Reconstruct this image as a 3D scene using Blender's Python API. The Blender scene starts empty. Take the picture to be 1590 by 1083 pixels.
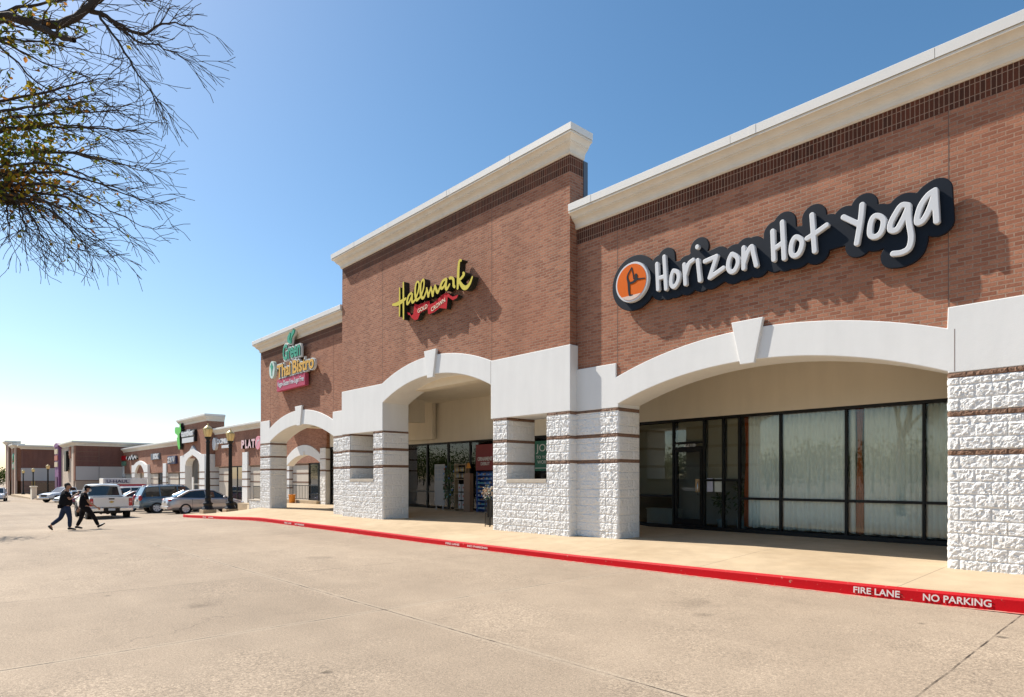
import bpy, bmesh, math, random
import numpy as np
from mathutils import Vector, Matrix, kdtree, noise as mnoise

# ------------------------------------------------------------------ camera, sky, sun, exposure
S = bpy.context.scene
COL = S.collection
R_ = math.radians
cam = bpy.data.cameras.new('camera'); camo = bpy.data.objects.new('camera', cam); COL.objects.link(camo)
camo.location = (0, 0, 0); camo.rotation_euler = (R_(90), 0, R_(47.57))
cam.sensor_width = 36; cam.lens = 36 * 990 / 1590; cam.shift_y = 201.5 / 1590
cam.clip_start = .1; cam.clip_end = 6000
S.camera = camo
SUN_TO = Vector((-3.35, -1.0, 3.75)).normalized()
SUN_EL = math.asin(SUN_TO.z); SUN_ROT = math.atan2(SUN_TO.x, SUN_TO.y)
w = bpy.data.worlds.new("World"); S.world = w; w.use_nodes = True
_n = w.node_tree; sky = _n.nodes.new('ShaderNodeTexSky'); sky.sky_type = 'NISHITA'; sky.sun_disc = False
sky.sun_elevation = SUN_EL; sky.sun_rotation = SUN_ROT % (2 * math.pi)
sky.air_density = 1.0; sky.dust_density = 0.95; sky.ozone_density = 2.0; sky.altitude = 300
_hs = _n.nodes.new('ShaderNodeHueSaturation'); _hs.inputs['Saturation'].default_value = 1.2; _hs.inputs['Hue'].default_value = .492
_n.links.new(sky.outputs[0], _hs.inputs['Color']); _n.links.new(_hs.outputs[0], _n.nodes['Background'].inputs[0]); _n.nodes['Background'].inputs[1].default_value = .1
sun = bpy.data.lights.new('sun', 'SUN'); suno = bpy.data.objects.new('sun', sun); COL.objects.link(suno)
sun.energy = 5.0; sun.angle = R_(.53); sun.color = (1, .94, .85)
suno.rotation_euler = SUN_TO.to_track_quat('Z', 'Y').to_euler(); suno.location = (-30, -20, 40)
S.view_settings.view_transform = 'Standard'; S.view_settings.look = 'None'
S.view_settings.exposure = 0.62; S.view_settings.gamma = 1
S.render.engine = 'CYCLES'
S.cycles.max_bounces = 8; S.cycles.transparent_max_bounces = 12
random.seed(7); RNG = np.random.RandomState(7)

# ------------------------------------------------------------------ object helpers
def empty(name, loc=(0, 0, 0), rz=0):
    o = bpy.data.objects.new(name, None); COL.objects.link(o)
    o.location = loc; o.rotation_euler = (0, 0, rz); o.empty_display_size = .3
    return o
def tag(o, label, cat, group=None):
    o['label'] = label; o['category'] = cat
    if group: o['group'] = group
    return o
def thing(name, label, cat, loc=(0, 0, 0), rz=0, group=None):
    return tag(empty(name, loc, rz), label, cat, group)
def copy_tree(o, parent=None):
    c = o.copy(); COL.objects.link(c)
    if parent: c.parent = parent
    for ch in list(o.children): copy_tree(ch, c)
    return c
def link(name, me, parent=None, world=False):
    o = bpy.data.objects.new(name, me); COL.objects.link(o)
    if parent:
        o.parent = parent
        if world:                       # vertices are given in world space
            l = Vector((0, 0, 0)); p = parent
            while p: l += p.location; p = p.parent
            o.location = -l
    return o

class MB:
    def __init__(s): s.v = []; s.f = []; s.m = []; s.sm = []
    def add(s, verts, faces, mi=0, smooth=False):
        b = len(s.v); s.v.extend([tuple(q) for q in verts])
        for f in faces:
            s.f.append([i + b for i in f]); s.m.append(mi); s.sm.append(smooth)
        return s
    def box(s, x0, x1, y0, y1, z0, z1, mi=0):
        v = [(x0, y0, z0), (x1, y0, z0), (x1, y1, z0), (x0, y1, z0), (x0, y0, z1), (x1, y0, z1), (x1, y1, z1), (x0, y1, z1)]
        return s.add(v, [(0, 3, 2, 1), (4, 5, 6, 7), (0, 1, 5, 4), (1, 2, 6, 5), (2, 3, 7, 6), (3, 0, 4, 7)], mi)
    def bbox(s, x0, x1, y0, y1, z0, z1, b=.01, mi=0):     # chamfered box
        if min(x1 - x0, y1 - y0, z1 - z0) < 2.2 * b: return s.box(x0, x1, y0, y1, z0, z1, mi)
        bm = bmesh.new(); bmesh.ops.create_cube(bm, size=1)
        for q in bm.verts:
            q.co = ((x0 + x1) / 2 + q.co.x * (x1 - x0), (y0 + y1) / 2 + q.co.y * (y1 - y0), (z0 + z1) / 2 + q.co.z * (z1 - z0))
        bmesh.ops.bevel(bm, geom=list(bm.edges), offset=b, segments=2, profile=.5, affect='EDGES')
        bm.verts.index_update()
        s.add([q.co[:] for q in bm.verts], [[q.index for q in f.verts] for f in bm.faces], mi); bm.free(); return s
    def prism(s, poly, y0, y1, mi=0):                     # polygon in XZ (counter-clockwise seen from -Y), extruded along Y
        a = sum(poly[i][0] * poly[(i + 1) % len(poly)][1] - poly[(i + 1) % len(poly)][0] * poly[i][1] for i in range(len(poly)))
        if a < 0: poly = poly[::-1]
        n = len(poly)
        v = [(x, y0, z) for x, z in poly] + [(x, y1, z) for x, z in poly]
        f = [list(range(n)), list(range(2 * n - 1, n - 1, -1))] + [(i, i + n, (i + 1) % n + n, (i + 1) % n) for i in range(n)]
        return s.add(v, f, mi)
    def tube(s, pts, rad, n=8, mi=0, cap=True, smooth=True):
        pts = [Vector(p) for p in pts]
        if not hasattr(rad, '__len__'): rad = [rad] * len(pts)
        V = []; up = None
        for i, p in enumerate(pts):
            t = (pts[min(i + 1, len(pts) - 1)] - pts[max(i - 1, 0)])
            t = t.normalized() if t.length > 1e-9 else Vector((0, 0, 1))
            if up is None:
                up = t.orthogonal().normalized()
            else:
                up = (up - t * up.dot(t)); up = up.normalized() if up.length > 1e-6 else t.orthogonal().normalized()
            b = t.cross(up)
            for k in range(n):
                a = 2 * math.pi * k / n
                V.append(p + (up * math.cos(a) + b * math.sin(a)) * rad[i])
        F = [(i * n + k, i * n + (k + 1) % n, (i + 1) * n + (k + 1) % n, (i + 1) * n + k) for i in range(len(pts) - 1) for k in range(n)]
        s.add(V, F, mi, smooth)
        if cap:
            s.add(V[:n], [list(range(n))[::-1]], mi); s.add(V[-n:], [list(range(n))], mi)
        return s
    def lathe(s, prof, c=(0, 0, 0), n=20, mi=0, axis='z', smooth=True, cap=True):
        V = []
        for r, h in prof:
            for k in range(n):
                a = 2 * math.pi * k / n; x, y = r * math.cos(a), r * math.sin(a)
                V.append((c[0] + x, c[1] + y, c[2] + h) if axis == 'z' else (c[0] + x, c[1] + h, c[2] - y) if axis == 'y' else (c[0] + h, c[1] + x, c[2] + y))
        F = [(i * n + k, i * n + (k + 1) % n, (i + 1) * n + (k + 1) % n, (i + 1) * n + k) for i in range(len(prof) - 1) for k in range(n)]
        s.add(V, F, mi, smooth)
        if cap: s.add(V[:n], [list(range(n))[::-1]], mi); s.add(V[-n:], [list(range(n))], mi)
        return s
    def loft(s, rings, mi=0, smooth=True, caps=True):
        n = len(rings[0]); V = [p for r in rings for p in r]
        F = [(i * n + k, i * n + (k + 1) % n, (i + 1) * n + (k + 1) % n, (i + 1) * n + k) for i in range(len(rings) - 1) for k in range(n)]
        s.add(V, F, mi, smooth)
        if caps:
            s.add(rings[0], [list(range(n))[::-1]], mi); s.add(rings[-1], [list(range(n))], mi)
        return s
    def ball(s, c, r, mi=0, sub=2):
        bm = bmesh.new(); bmesh.ops.create_icosphere(bm, subdivisions=sub, radius=1)
        if not hasattr(r, '__len__'): r = (r, r, r)
        bm.verts.index_update()
        s.add([(c[0] + q.co.x * r[0], c[1] + q.co.y * r[1], c[2] + q.co.z * r[2]) for q in bm.verts], [[q.index for q in f.verts] for f in bm.faces], mi, True)
        bm.free(); return s
    def build(s, name, mats, parent=None, world=True):
        me = bpy.data.meshes.new(name); me.from_pydata(s.v, [], s.f)
        for m in (mats if isinstance(mats, (list, tuple)) else [mats]): me.materials.append(m)
        me.polygons.foreach_set('material_index', s.m); me.polygons.foreach_set('use_smooth', s.sm)
        bm = bmesh.new(); bm.from_mesh(me); bmesh.ops.recalc_face_normals(bm, faces=bm.faces[:]); bm.to_mesh(me); bm.free()
        me.update()
        return link(name, me, parent, world)
def structure(o): o['kind'] = 'structure'; return o

# ------------------------------------------------------------------ materials
class NT:
    def __init__(s, name):
        s.mat = bpy.data.materials.new(name); s.mat.use_nodes = True; s.t = s.mat.node_tree
        s.b = s.t.nodes['Principled BSDF']; s.out = s.t.nodes['Material Output']
    def n(s, typ, **kw):
        x = s.t.nodes.new('ShaderNode' + typ)
        for k, v in kw.items():
            if k in x.inputs: x.inputs[k].default_value = v
            else: setattr(x, k, v)
        return x
    def l(s, a, b): s.t.links.new(a, b)
    def obj(s): return s.n('TexCoord').outputs['Object']
    def noise(s, vec, scale, detail=4, rough=.55):
        x = s.n('TexNoise'); x.inputs['Scale'].default_value = scale; x.inputs['Detail'].default_value = detail; x.inputs['Roughness'].default_value = rough
        if vec is not None: s.l(vec, x.inputs['Vector'])
        return x.outputs['Fac']
    def ramp(s, fac, stops):
        x = s.n('ValToRGB'); cr = x.color_ramp
        while len(cr.elements) < len(stops): cr.elements.new(.5)
        for e, (p, c) in zip(cr.elements, stops):
            e.position = p; e.color = (c if hasattr(c, '__len__') else (c, c, c)) + ((1,) if hasattr(c, '__len__') and len(c) == 3 else ()) if hasattr(c, '__len__') else (c, c, c, 1)
        s.l(fac, x.inputs['Fac']); return x.outputs['Color']
    def mix(s, fac, a, b, typ='MIX'):
        x = s.n('MixRGB', blend_type=typ)
        for sock, val in ((x.inputs[0], fac), (x.inputs[1], a), (x.inputs[2], b)):
            if hasattr(val, 'is_linked') or isinstance(val, bpy.types.NodeSocket): s.l(val, sock)
            elif hasattr(val, '__len__'): sock.default_value = (*val[:3], 1)
            else: sock.default_value = val
        return x.outputs[0]
    def math(s, op, a, b=0.0, c=None):
        x = s.n('Math', operation=op)
        for i, val in enumerate((a, b) if c is None else (a, b, c)):
            if isinstance(val, bpy.types.NodeSocket): s.l(val, x.inputs[i])
            else: x.inputs[i].default_value = val
        return x.outputs[0]
    def bump(s, h, strength=.3, dist=.01):
        x = s.n('Bump'); x.inputs['Strength'].default_value = strength; x.inputs['Distance'].default_value = dist
        s.l(h, x.inputs['Height']); s.l(x.outputs[0], s.b.inputs['Normal'])
    def col(s, c):
        if isinstance(c, bpy.types.NodeSocket): s.l(c, s.b.inputs['Base Color'])
        else: s.b.inputs['Base Color'].default_value = (*c, 1)

def M(name, c, rough=.6, var=.12, scale=3., bump=0., bscale=40., metal=0., coat=0., spec=.5):
    t = NT(name); v = t.obj(); f = t.noise(v, scale, 5)
    t.col(t.mix(f, [min(1, q * (1 - var)) for q in c], [min(1, q * (1 + var)) for q in c]))
    t.b.inputs['Roughness'].default_value = rough; t.b.inputs['Metallic'].default_value = metal
    t.b.inputs['Coat Weight'].default_value = coat; t.b.inputs['Specular IOR Level'].default_value = spec
    if bump: t.bump(t.noise(v, bscale, 4), bump, .01)
    return t.mat

def brick_mat(name, c1, c2, mortar, bw=.2032, rh=.0677, ms=.009, offset=.5, rot=False, dark=(.1, .05, .035), bias=0.0, depth=.006, blotch=1.0):
    t = NT(name); v = t.obj(); sp = t.n('SeparateXYZ'); t.l(v, sp.inputs[0])
    u = t.math('ADD', sp.outputs[0], sp.outputs[1])
    cb = t.n('CombineXYZ')
    if rot: t.l(sp.outputs[2], cb.inputs[0]); t.l(u, cb.inputs[1])
    else: t.l(u, cb.inputs[0]); t.l(sp.outputs[2], cb.inputs[1])
    br = t.n('TexBrick', offset=offset, offset_frequency=2, squash=1.0)
    t.l(cb.outputs[0], br.inputs['Vector'])
    br.inputs['Scale'].default_value = 1; br.inputs['Mortar Size'].default_value = ms; br.inputs['Mortar Smooth'].default_value = .25
    br.inputs['Bias'].default_value = bias; br.inputs['Brick Width'].default_value = bw; br.inputs['Row Height'].default_value = rh
    br.inputs['Color1'].default_value = (*c1, 1); br.inputs['Color2'].default_value = (*c2, 1); br.inputs['Mortar'].default_value = (*mortar, 1)
    c = br.outputs['Color']
    big = t.ramp(t.noise(v, .45, 3), [(.42, 0.), (.68, 1.)])
    c = t.mix(t.math('MULTIPLY', big, .28 * blotch), c, (.33, .13, .075))
    sm = t.noise(v, 55, 3); c = t.mix(.35, c, t.ramp(sm, [(.25, .55), (.75, 1.35)]), 'MULTIPLY')
    streak = t.n('Mapping'); streak.inputs['Scale'].default_value = (1.6, 1.6, .16); t.l(v, streak.inputs[0])
    st = t.ramp(t.noise(streak.outputs[0], 1., 5), [(.35, .86), (.62, 1.04)]); c = t.mix(.8, c, st, 'MULTIPLY')
    t.col(c); t.b.inputs['Roughness'].default_value = .9; t.b.inputs['Specular IOR Level'].default_value = .2
    # raked joints, each brick face a little tilted/rough
    h = t.math('SUBTRACT', t.math('MULTIPLY', sm, .35), br.outputs['Fac'])
    t.bump(h, 1.0, depth)
    return t.mat

BRICK = brick_mat('brick_wall', (.45, .202, .122), (.275, .108, .066), (.385, .255, .185), ms=.010, depth=.011)
SOLDIER = brick_mat('soldier_brick', (.125, .040, .023), (.065, .027, .018), (.33, .215, .155), bw=.185, rh=.0677, ms=.007, offset=0., rot=True, depth=.004, blotch=.2)
BRICKFAR = brick_mat('brick_far', (.40, .19, .12), (.29, .125, .08), (.31, .20, .15), depth=.003)
BRICKDARK = brick_mat('brick_maroon', (.20, .085, .065), (.16, .07, .055), (.19, .11, .09), depth=.003)

def stucco(name, c, var=.05, bump=.25, stain=.05):
    t = NT(name); v = t.obj(); a = t.noise(v, 1.1, 6, .65); f = t.noise(v, 60, 3)
    mp = t.n('Mapping'); mp.inputs['Scale'].default_value = (2.2, 2.2, .35); t.l(v, mp.inputs[0])
    st = t.ramp(t.noise(mp.outputs[0], 1.4, 5), [(.3, 1 - stain), (.65, 1.)])
    base = t.mix(a, [q * (1 - var) for q in c], [min(.95, q * (1 + var)) for q in c])
    t.col(t.mix(1., base, st, 'MULTIPLY')); t.b.inputs['Roughness'].default_value = .88; t.b.inputs['Specular IOR Level'].default_value = .25
    t.bump(t.math('ADD', f, t.math('MULTIPLY', t.noise(v, 9, 4), 1.5)), bump, .004)
    return t.mat
def rough_block():
    t = NT('white_painted_block'); v = t.obj(); f = t.noise(v, 26, 6, .68)
    t.col(t.mix(t.noise(v, 2.2, 4), (.74, .73, .705), (.81, .80, .78))); t.b.inputs['Roughness'].default_value = .85; t.b.inputs['Specular IOR Level'].default_value = .25
    t.bump(f, .9, .02); return t.mat
WHITE = stucco('white_stucco', (.765, .76, .74))
TAN = stucco('tan_stucco', (.77, .695, .565), .04, .15, .06)
CREAM = stucco('cream_cornice', (.74, .685, .59), .05, .2, .08)
COPING = M('coping_metal', (.74, .72, .68), .45, .06, 2., .03, 30)
BLOCK = rough_block()
BROWNB = M('brown_split_block', (.20, .115, .075), .9, .35, 14, .5, 60)
BLOCKTAN = stucco('tan_block', (.62, .55, .46), .06, .4, .1)
SILL = M('cast_stone_sill', (.48, .42, .34), .85, .25, 8, .4, 40)
FRAME = M('dark_bronze_frame', (.008, .007, .0065), .45, .2, 4, 0, 1, 0, 0, .3)
JOINT = M('sealant_joint', (.17, .105, .08), .9)
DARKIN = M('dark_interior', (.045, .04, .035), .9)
FLOORIN = M('interior_floor', (.10, .085, .07), .7)
BLACK = M('black_paint', (.010, .009, .0085), .42, .2, 5, 0, 1, 0, 0, .3)
NAVY = M('navy_panel', (.005, .008, .015), .5, .15, 3, 0, 1, 0, 0, .2)
RUBBER = M('tyre_rubber', (.018, .018, .018), .85)
CHROME = M('bright_metal', (.62, .62, .63), .25, .05, 3, 0, 1, 1.)
ALLOY = M('wheel_alloy', (.72, .72, .73), .4, .05, 3, 0, 1, .25)
REDLENS = M('red_lens', (.42, .012, .015), .25, .1, 6, 0, 1, 0, .5)
AMBER = M('amber_lens', (.6, .2, .03), .3)
LAMPLENS = M('clear_lens', (.75, .76, .78), .15, .03, 3, 0, 1, 0, .5)
PLATE = M('licence_plate', (.6, .62, .64), .5)
def glass_mat(name, tint, refl=.0, rough=.0):
    t = NT(name); t.t.nodes.remove(t.b)
    tr = t.n('BsdfTransparent'); tr.inputs[0].default_value = (*tint, 1)
    gl = t.n('BsdfGlossy'); gl.inputs['Roughness'].default_value = rough; gl.inputs['Color'].default_value = (.95, .97, 1, 1)
    fr = t.n('Fresnel'); fr.inputs['IOR'].default_value = 1.52
    f = t.math('ADD', fr.outputs[0], refl); f = t.math('MINIMUM', f, 1.0)
    mx = t.n('MixShader'); t.l(f, mx.inputs[0]); t.l(tr.outputs[0], mx.inputs[1]); t.l(gl.outputs[0], mx.inputs[2]); t.l(mx.outputs[0], t.out.inputs[0])
    return t.mat
GLASS = glass_mat('storefront_glass', (.93, .95, .92), .0)
CARGLASS = M('car_glass', (.016, .022, .026), .04, .1, 2, 0, 1, 0, .8)
def paint(name, c, metal=.0): return M(name, c, .32, .04, 1.5, 0, 1, metal, .8)
def fabric(name, c, var=.08): return M(name, c, .95, var, 12, .3, 180, 0, 0, .1)
# ------------------------------------------------------------------ terrain
def lerp_tab(x, xs, ys): return float(np.interp(x, xs, ys))
def z_curb(X): return lerp_tab(X, [-60, -38, -34.95, -31.8, -28.9, -26.6, -25.3, -18.9, -13.9, -8.85, -6.8, -2.55, -1.5, 9], [-2.2, -1.93, -1.855, -1.755, -1.677, -1.588, -1.553, -1.545, -1.565, -1.555, -1.527, -1.463, -1.438, -1.40])
XL = [-900, -230, -160, -120, -97, -70, -55, -43, -34.95, -31.8, -28.9, -26.6, -25, -14, -8.85, -2.55, -1.5, 12]
ZL = [-5, -4.2, -3.45, -3.1, -2.95, -2.65, -2.4, -2.18, -1.985, -1.89, -1.80, -1.715, -1.69, -1.70, -1.685, -1.64, -1.612, -1.57]
XM = [-900, -230, -160, -120, -97, -70, -55, -43, -35, -27, -22, -10, 0, 30]
ZM = [-5, -4.2, -3.45, -3.1, -2.95, -2.65, -2.44, -2.26, -2.07, -1.84, -1.70, -1.665, -1.66, -1.66]
def z_lot(X, Y):
    t = min(1, max(0, (Y - 5) / 4.6)); t = t * t * (3 - 2 * t)
    return lerp_tab(X, XL, ZL) * t + lerp_tab(X, XM, ZM) * (1 - t)
def lot_material():
    t = NT('lot_concrete'); v = t.obj(); sp = t.n('SeparateXYZ'); t.l(v, sp.inputs[0])
    big = t.noise(v, .22, 6, .62); med = t.noise(v, 1.7, 6, .6); fine = t.noise(v, 95, 3, .7); grit = t.noise(v, 34, 4, .7)
    c = t.mix(t.ramp(big, [(.22, 0.), (.78, 1.)]), (.30, .234, .169), (.378, .30, .22))
    c = t.mix(.75, c, t.ramp(med, [(.25, .86), (.75, 1.1)]), 'MULTIPLY')
    # exposed aggregate patches
    ag = t.ramp(t.noise(v, .5, 5, .6), [(.44, 0.), (.6, 1.)])
    vo = t.n('TexVoronoi'); vo.inputs['Scale'].default_value = 58; t.l(v, vo.inputs['Vector'])
    stones = t.ramp(vo.outputs['Color'], [(.2, .62), (.5, .95), (.9, 1.5)])
    c = t.mix(t.math('MULTIPLY', ag, .6), c, t.mix(1., c, stones, 'MULTIPLY'))
    c = t.mix(.9, c, t.ramp(fine, [(.28, .5), (.5, 1.), (.72, 1.5)]), 'MULTIPLY'); c = t.mix(.6, c, t.ramp(t.noise(v, 42, 3, .6), [(.3, .7), (.7, 1.3)]), 'MULTIPLY')
    # long traffic wear along the drive lane
    mp = t.n('Mapping'); mp.inputs['Scale'].default_value = (.05, .55, 1); t.l(v, mp.inputs[0])
    lane = t.ramp(t.noise(mp.outputs[0], 1., 4), [(.38, .90), (.6, 1.03)]); c = t.mix(.8, c, lane, 'MULTIPLY')
    # oil spots
    sv = t.n('TexVoronoi'); sv.inputs['Scale'].default_value = 1.1; sv.inputs['Randomness'].default_value = 1; t.l(v, sv.inputs['Vector'])
    nn = t.noise(v, 14, 3)
    spot = t.ramp(t.math('ADD', sv.outputs['Distance'], t.math('MULTIPLY', nn, .05)), [(.055, .45), (.10, 1.)])
    spot = t.mix(t.ramp(t.noise(v, .8, 2), [(.5, 0.), (.56, 1.)]), (1, 1, 1), spot); c = t.mix(1., c, spot, 'MULTIPLY')
    # each poured panel sets to its own tone
    pc = t.n('CombineXYZ'); t.l(t.math('FLOOR', t.math('MULTIPLY', t.math('ADD', sp.outputs[0], 7.05), .2597)), pc.inputs[0]); t.l(t.math('FLOOR', t.math('MULTIPLY', t.math('SUBTRACT', sp.outputs[1], 4.25), .18868)), pc.inputs[1])
    wn = t.n('TexWhiteNoise'); t.l(pc.outputs[0], wn.inputs['Vector']); c = t.mix(1., c, t.ramp(wn.outputs['Value'], [(0., .93), (1., 1.05)]), 'MULTIPLY')
    # two old drip stains in the fire lane
    for sx, sy, sr in ((-4.62, 7.55, .42), (-4.15, 6.95, .2), (-12.6, 6.1, .5), (-8.9, 2.6, .28)):
        vd = t.n('VectorMath', operation='DISTANCE'); t.l(v, vd.inputs[0]); vd.inputs[1].default_value = (sx, sy, -1.645)
        dd = t.math('ADD', vd.outputs['Value'], t.math('MULTIPLY', t.math('SUBTRACT', t.noise(v, 5, 4), .5), sr * 1.6))
        c = t.mix(.8, c, t.ramp(t.math('DIVIDE', dd, sr), [(.0, .62), (.9, 1.)]), 'MULTIPLY')
    # gum / paint flecks
    gv = t.n('TexVoronoi'); gv.inputs['Scale'].default_value = 3.1; t.l(v, gv.inputs['Vector'])
    c = t.mix(t.math('MULTIPLY', t.math('LESS_THAN', gv.outputs['Distance'], .022), t.math('GREATER_THAN', med, .56)), c, (.07, .055, .045))
    # sawn joints: grid lines, wavering a little, chipped
    wav = t.math('MULTIPLY', t.math('SUBTRACT', t.noise(v, 2.5, 4), .5), .03)
    def lines(co, pos, period, wdt):
        a = t.math('ADD', t.math('SUBTRACT', co, pos), wav)
        a = t.math('SUBTRACT', t.math('FLOORED_MODULO', t.math('ADD', a, period / 2), period), period / 2)
        return t.math('LESS_THAN', t.math('ABSOLUTE', a), wdt)
    jx = lines(sp.outputs[0], -1.5, 900, .009)
    for q in (-7.05, -10.9, -16.2, -21.5, -27, -33): jx = t.math('MAXIMUM', jx, lines(sp.outputs[0], q, 900, .009))
    jy = lines(sp.outputs[1], 4.25, 5.3, .009)
    J = t.math('MAXIMUM', jx, jy)
    jw = t.math('MAXIMUM', lines(sp.outputs[0], -7.05, 900, .06), lines(sp.outputs[1], 4.25, 5.3, .06))
    chips = t.ramp(t.noise(v, 3.2, 5), [(.42, .25), (.6, 1.)])
    c = t.mix(t.math('MULTIPLY', jw, .14), c, (.55, .47, .36))
    c = t.mix(t.math('MULTIPLY', J, chips), c, (.055, .042, .032))
    # a few hairline cracks
    cv = t.n('TexVoronoi', feature='DISTANCE_TO_EDGE'); cv.inputs['Scale'].default_value = .17; 
    ws = t.n('Mapping'); dn = t.n('TexNoise'); dn.inputs['Scale'].default_value = 1.3; dn.inputs['Detail'].default_value = 5; t.l(v, dn.inputs['Vector'])
    av = t.n('VectorMath', operation='ADD'); t.l(v, av.inputs[0]); t.l(dn.outputs['Color'], av.inputs[1]); t.l(av.outputs[0], cv.inputs['Vector'])
    crk = t.math('MULTIPLY', t.math('LESS_THAN', cv.outputs['Distance'], .0011), t.ramp(t.noise(v, .6, 3), [(.5, 0.), (.55, 1.)]))
    c = t.mix(t.math('MULTIPLY', crk, .3), c, (.09, .07, .055))
    t.col(c); t.b.inputs['Roughness'].default_value = .9; t.b.inputs['Specular IOR Level'].default_value = .25
    h = t.math('SUBTRACT', t.math('ADD', t.math('MULTIPLY', grit, .8), t.math('MULTIPLY', fine, .5)), t.math('MULTIPLY', J, 2.))
    t.bump(h, .55, .006)
    return t.mat
LOT = lot_material()
def walk_material(name, jx0, px, jy0, py, c1=(.40, .30, .19), c2=(.52, .405, .27)):
    t = NT(name); v = t.obj(); sp = t.n('SeparateXYZ'); t.l(v, sp.inputs[0])
    c = t.mix(t.ramp(t.noise(v, .5, 6, .65), [(.3, 0.), (.7, 1.)]), c1, c2)
    c = t.mix(.5, c, t.ramp(t.noise(v, 2.6, 6), [(.3, .82), (.7, 1.12)]), 'MULTIPLY')
    fine = t.noise(v, 120, 3, .7); c = t.mix(.35, c, t.ramp(fine, [(.25, .65), (.75, 1.3)]), 'MULTIPLY')
    def lines(co, pos, period, wdt):
        a = t.math('SUBTRACT', t.math('FLOORED_MODULO', t.math('ADD', t.math('SUBTRACT', co, pos), period / 2), period), period / 2)
        return t.math('LESS_THAN', t.math('ABSOLUTE', a), wdt)
    J = t.math('MAXIMUM', lines(sp.outputs[0], jx0, px, .006), lines(sp.outputs[1], jy0, py, .006))
    c = t.mix(t.math('MULTIPLY', J, .7), c, (.13, .1, .075))
    gv = t.n('TexVoronoi'); gv.inputs['Scale'].default_value = 2.3; t.l(v, gv.inputs['Vector'])
    c = t.mix(t.math('MULTIPLY', t.math('LESS_THAN', gv.outputs['Distance'], .02), .7), c, (.1, .08, .06))
    t.col(c); t.b.inputs['Roughness'].default_value = .9; t.b.inputs['Specular IOR Level'].default_value = .25
    t.bump(t.math('SUBTRACT', fine, t.math('MULTIPLY', J, 3.)), .35, .004)
    return t.mat
WALK = walk_material('walk_concrete', -2.85, 3.05, 9.75, 9.)

def grid_mesh(xs, ys, zf):
    b = MB(); nx, ny = len(xs), len(ys)
    V = [(x, y, zf(x, y)) for y in ys for x in xs]
    F = [(j * nx + i, j * nx + i + 1, (j + 1) * nx + i + 1, (j + 1) * nx + i) for j in range(ny - 1) for i in range(nx - 1)]
    b.add(V, F, 0, True); return b
xs = [-5000, -2500, -1200, -900, -600, -400, -300, -230, -190] + list(np.arange(-160, 30, 2.)) + [40, 60, 100, 200, 500, 1500, 5000]
ys = [-5000, -2000, -800, -400, -200, -120, -80, -60, -40, -25, -15] + list(np.arange(-10, 5, 2.5)) + list(np.arange(5, 10.1, .46)) + [12, 15, 20, 30, 60, 150, 400, 1200, 5000]
structure(grid_mesh(xs, ys, z_lot).build('parking_lot', LOT))

# raised pavement in front of and under the arcade
def z_walk(X, Y):
    rise = .03 + .105 * lerp_tab(X, [-26.6, -25.6, -11.7, -11.2], [0, 1, 1, 0])
    zc = z_curb(X); zp = -1.42 if Y < 12.9 else -1.42 + rise * min(1, (Y - 12.9) / (2.3 if rise < .04 else 2.05))
    if X < -31.2 and Y < 12.6:
        zp = -1.42 - .095 * (-31.2 - X)
        if Y > 11.9: return zp
    t = min(1, max(0, (Y - 9.75) / 2.15)); return zc * (1 - t) + zp * t
xs = list(np.arange(-34.9, 9, .5)); ys = [9.75, 10.2, 10.8, 11.4, 11.9, 12.3, 12.59, 12.62, 12.9, 13.5, 14.5, 15.2, 16.5, 17.2]
g = grid_mesh(xs, ys, z_walk)
# end of the pavement: a rounded nose with the lamp posts on it
def nose_z(X): return z_curb(X)
nose = [(-34.9, 9.75), (-35.8, 9.85), (-36.6, 10.15), (-37.3, 10.7), (-37.8, 11.5), (-38., 12.4), (-38., 13.2), (-34.9, 13.2)]
g.add([(x, y, nose_z(x) + (.0 if y < 13 else .0)) for x, y in nose], [list(range(len(nose)))])
g.box(-38., -34.9, 13.2, 17.2, -2.3, -1.43)
structure(g.build('pavement', WALK))

# painted kerb
def red_material():
    t = NT('fire_lane_red'); v = t.obj()
    worn = t.ramp(t.noise(v, 16, 6, .7), [(.30, 1.), (.37, 0.)])
    c = t.mix(t.noise(v, 3, 5), (.44, .002, .006), (.52, .003, .009)); c = t.mix(t.math('MULTIPLY', worn, .8), c, (.45, .36, .26))
    c = t.mix(t.ramp(t.noise(v, 45, 3), [(.68, 0.), (.74, .6)]), c, (.16, .02, .02))
    t.col(c); t.b.inputs['Roughness'].default_value = .6; t.b.inputs['Specular IOR Level'].default_value = .15; t.bump(t.noise(v, 30, 4), .3, .006)
    return t.mat
RED = red_material()
PINK = None
def pink_material():
    t = NT('kerb_overspray'); v = t.obj()
    c = t.mix(t.ramp(t.noise(v, 9, 6, .7), [(.4, 0.), (.6, 1.)]), (.58, .10, .085), (.46, .33, .24))
    t.col(c); t.b.inputs['Roughness'].default_value = .85; return t.mat
PINK = pink_material()
path = [(x, 9.6) for x in np.arange(9, -35, -.5)] + [(-35.0, 9.6), (-35.9, 9.7), (-36.7, 10.02), (-37.42, 10.6), (-37.94, 11.45), (-38.15, 12.4), (-38.15, 13.3)]
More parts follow.
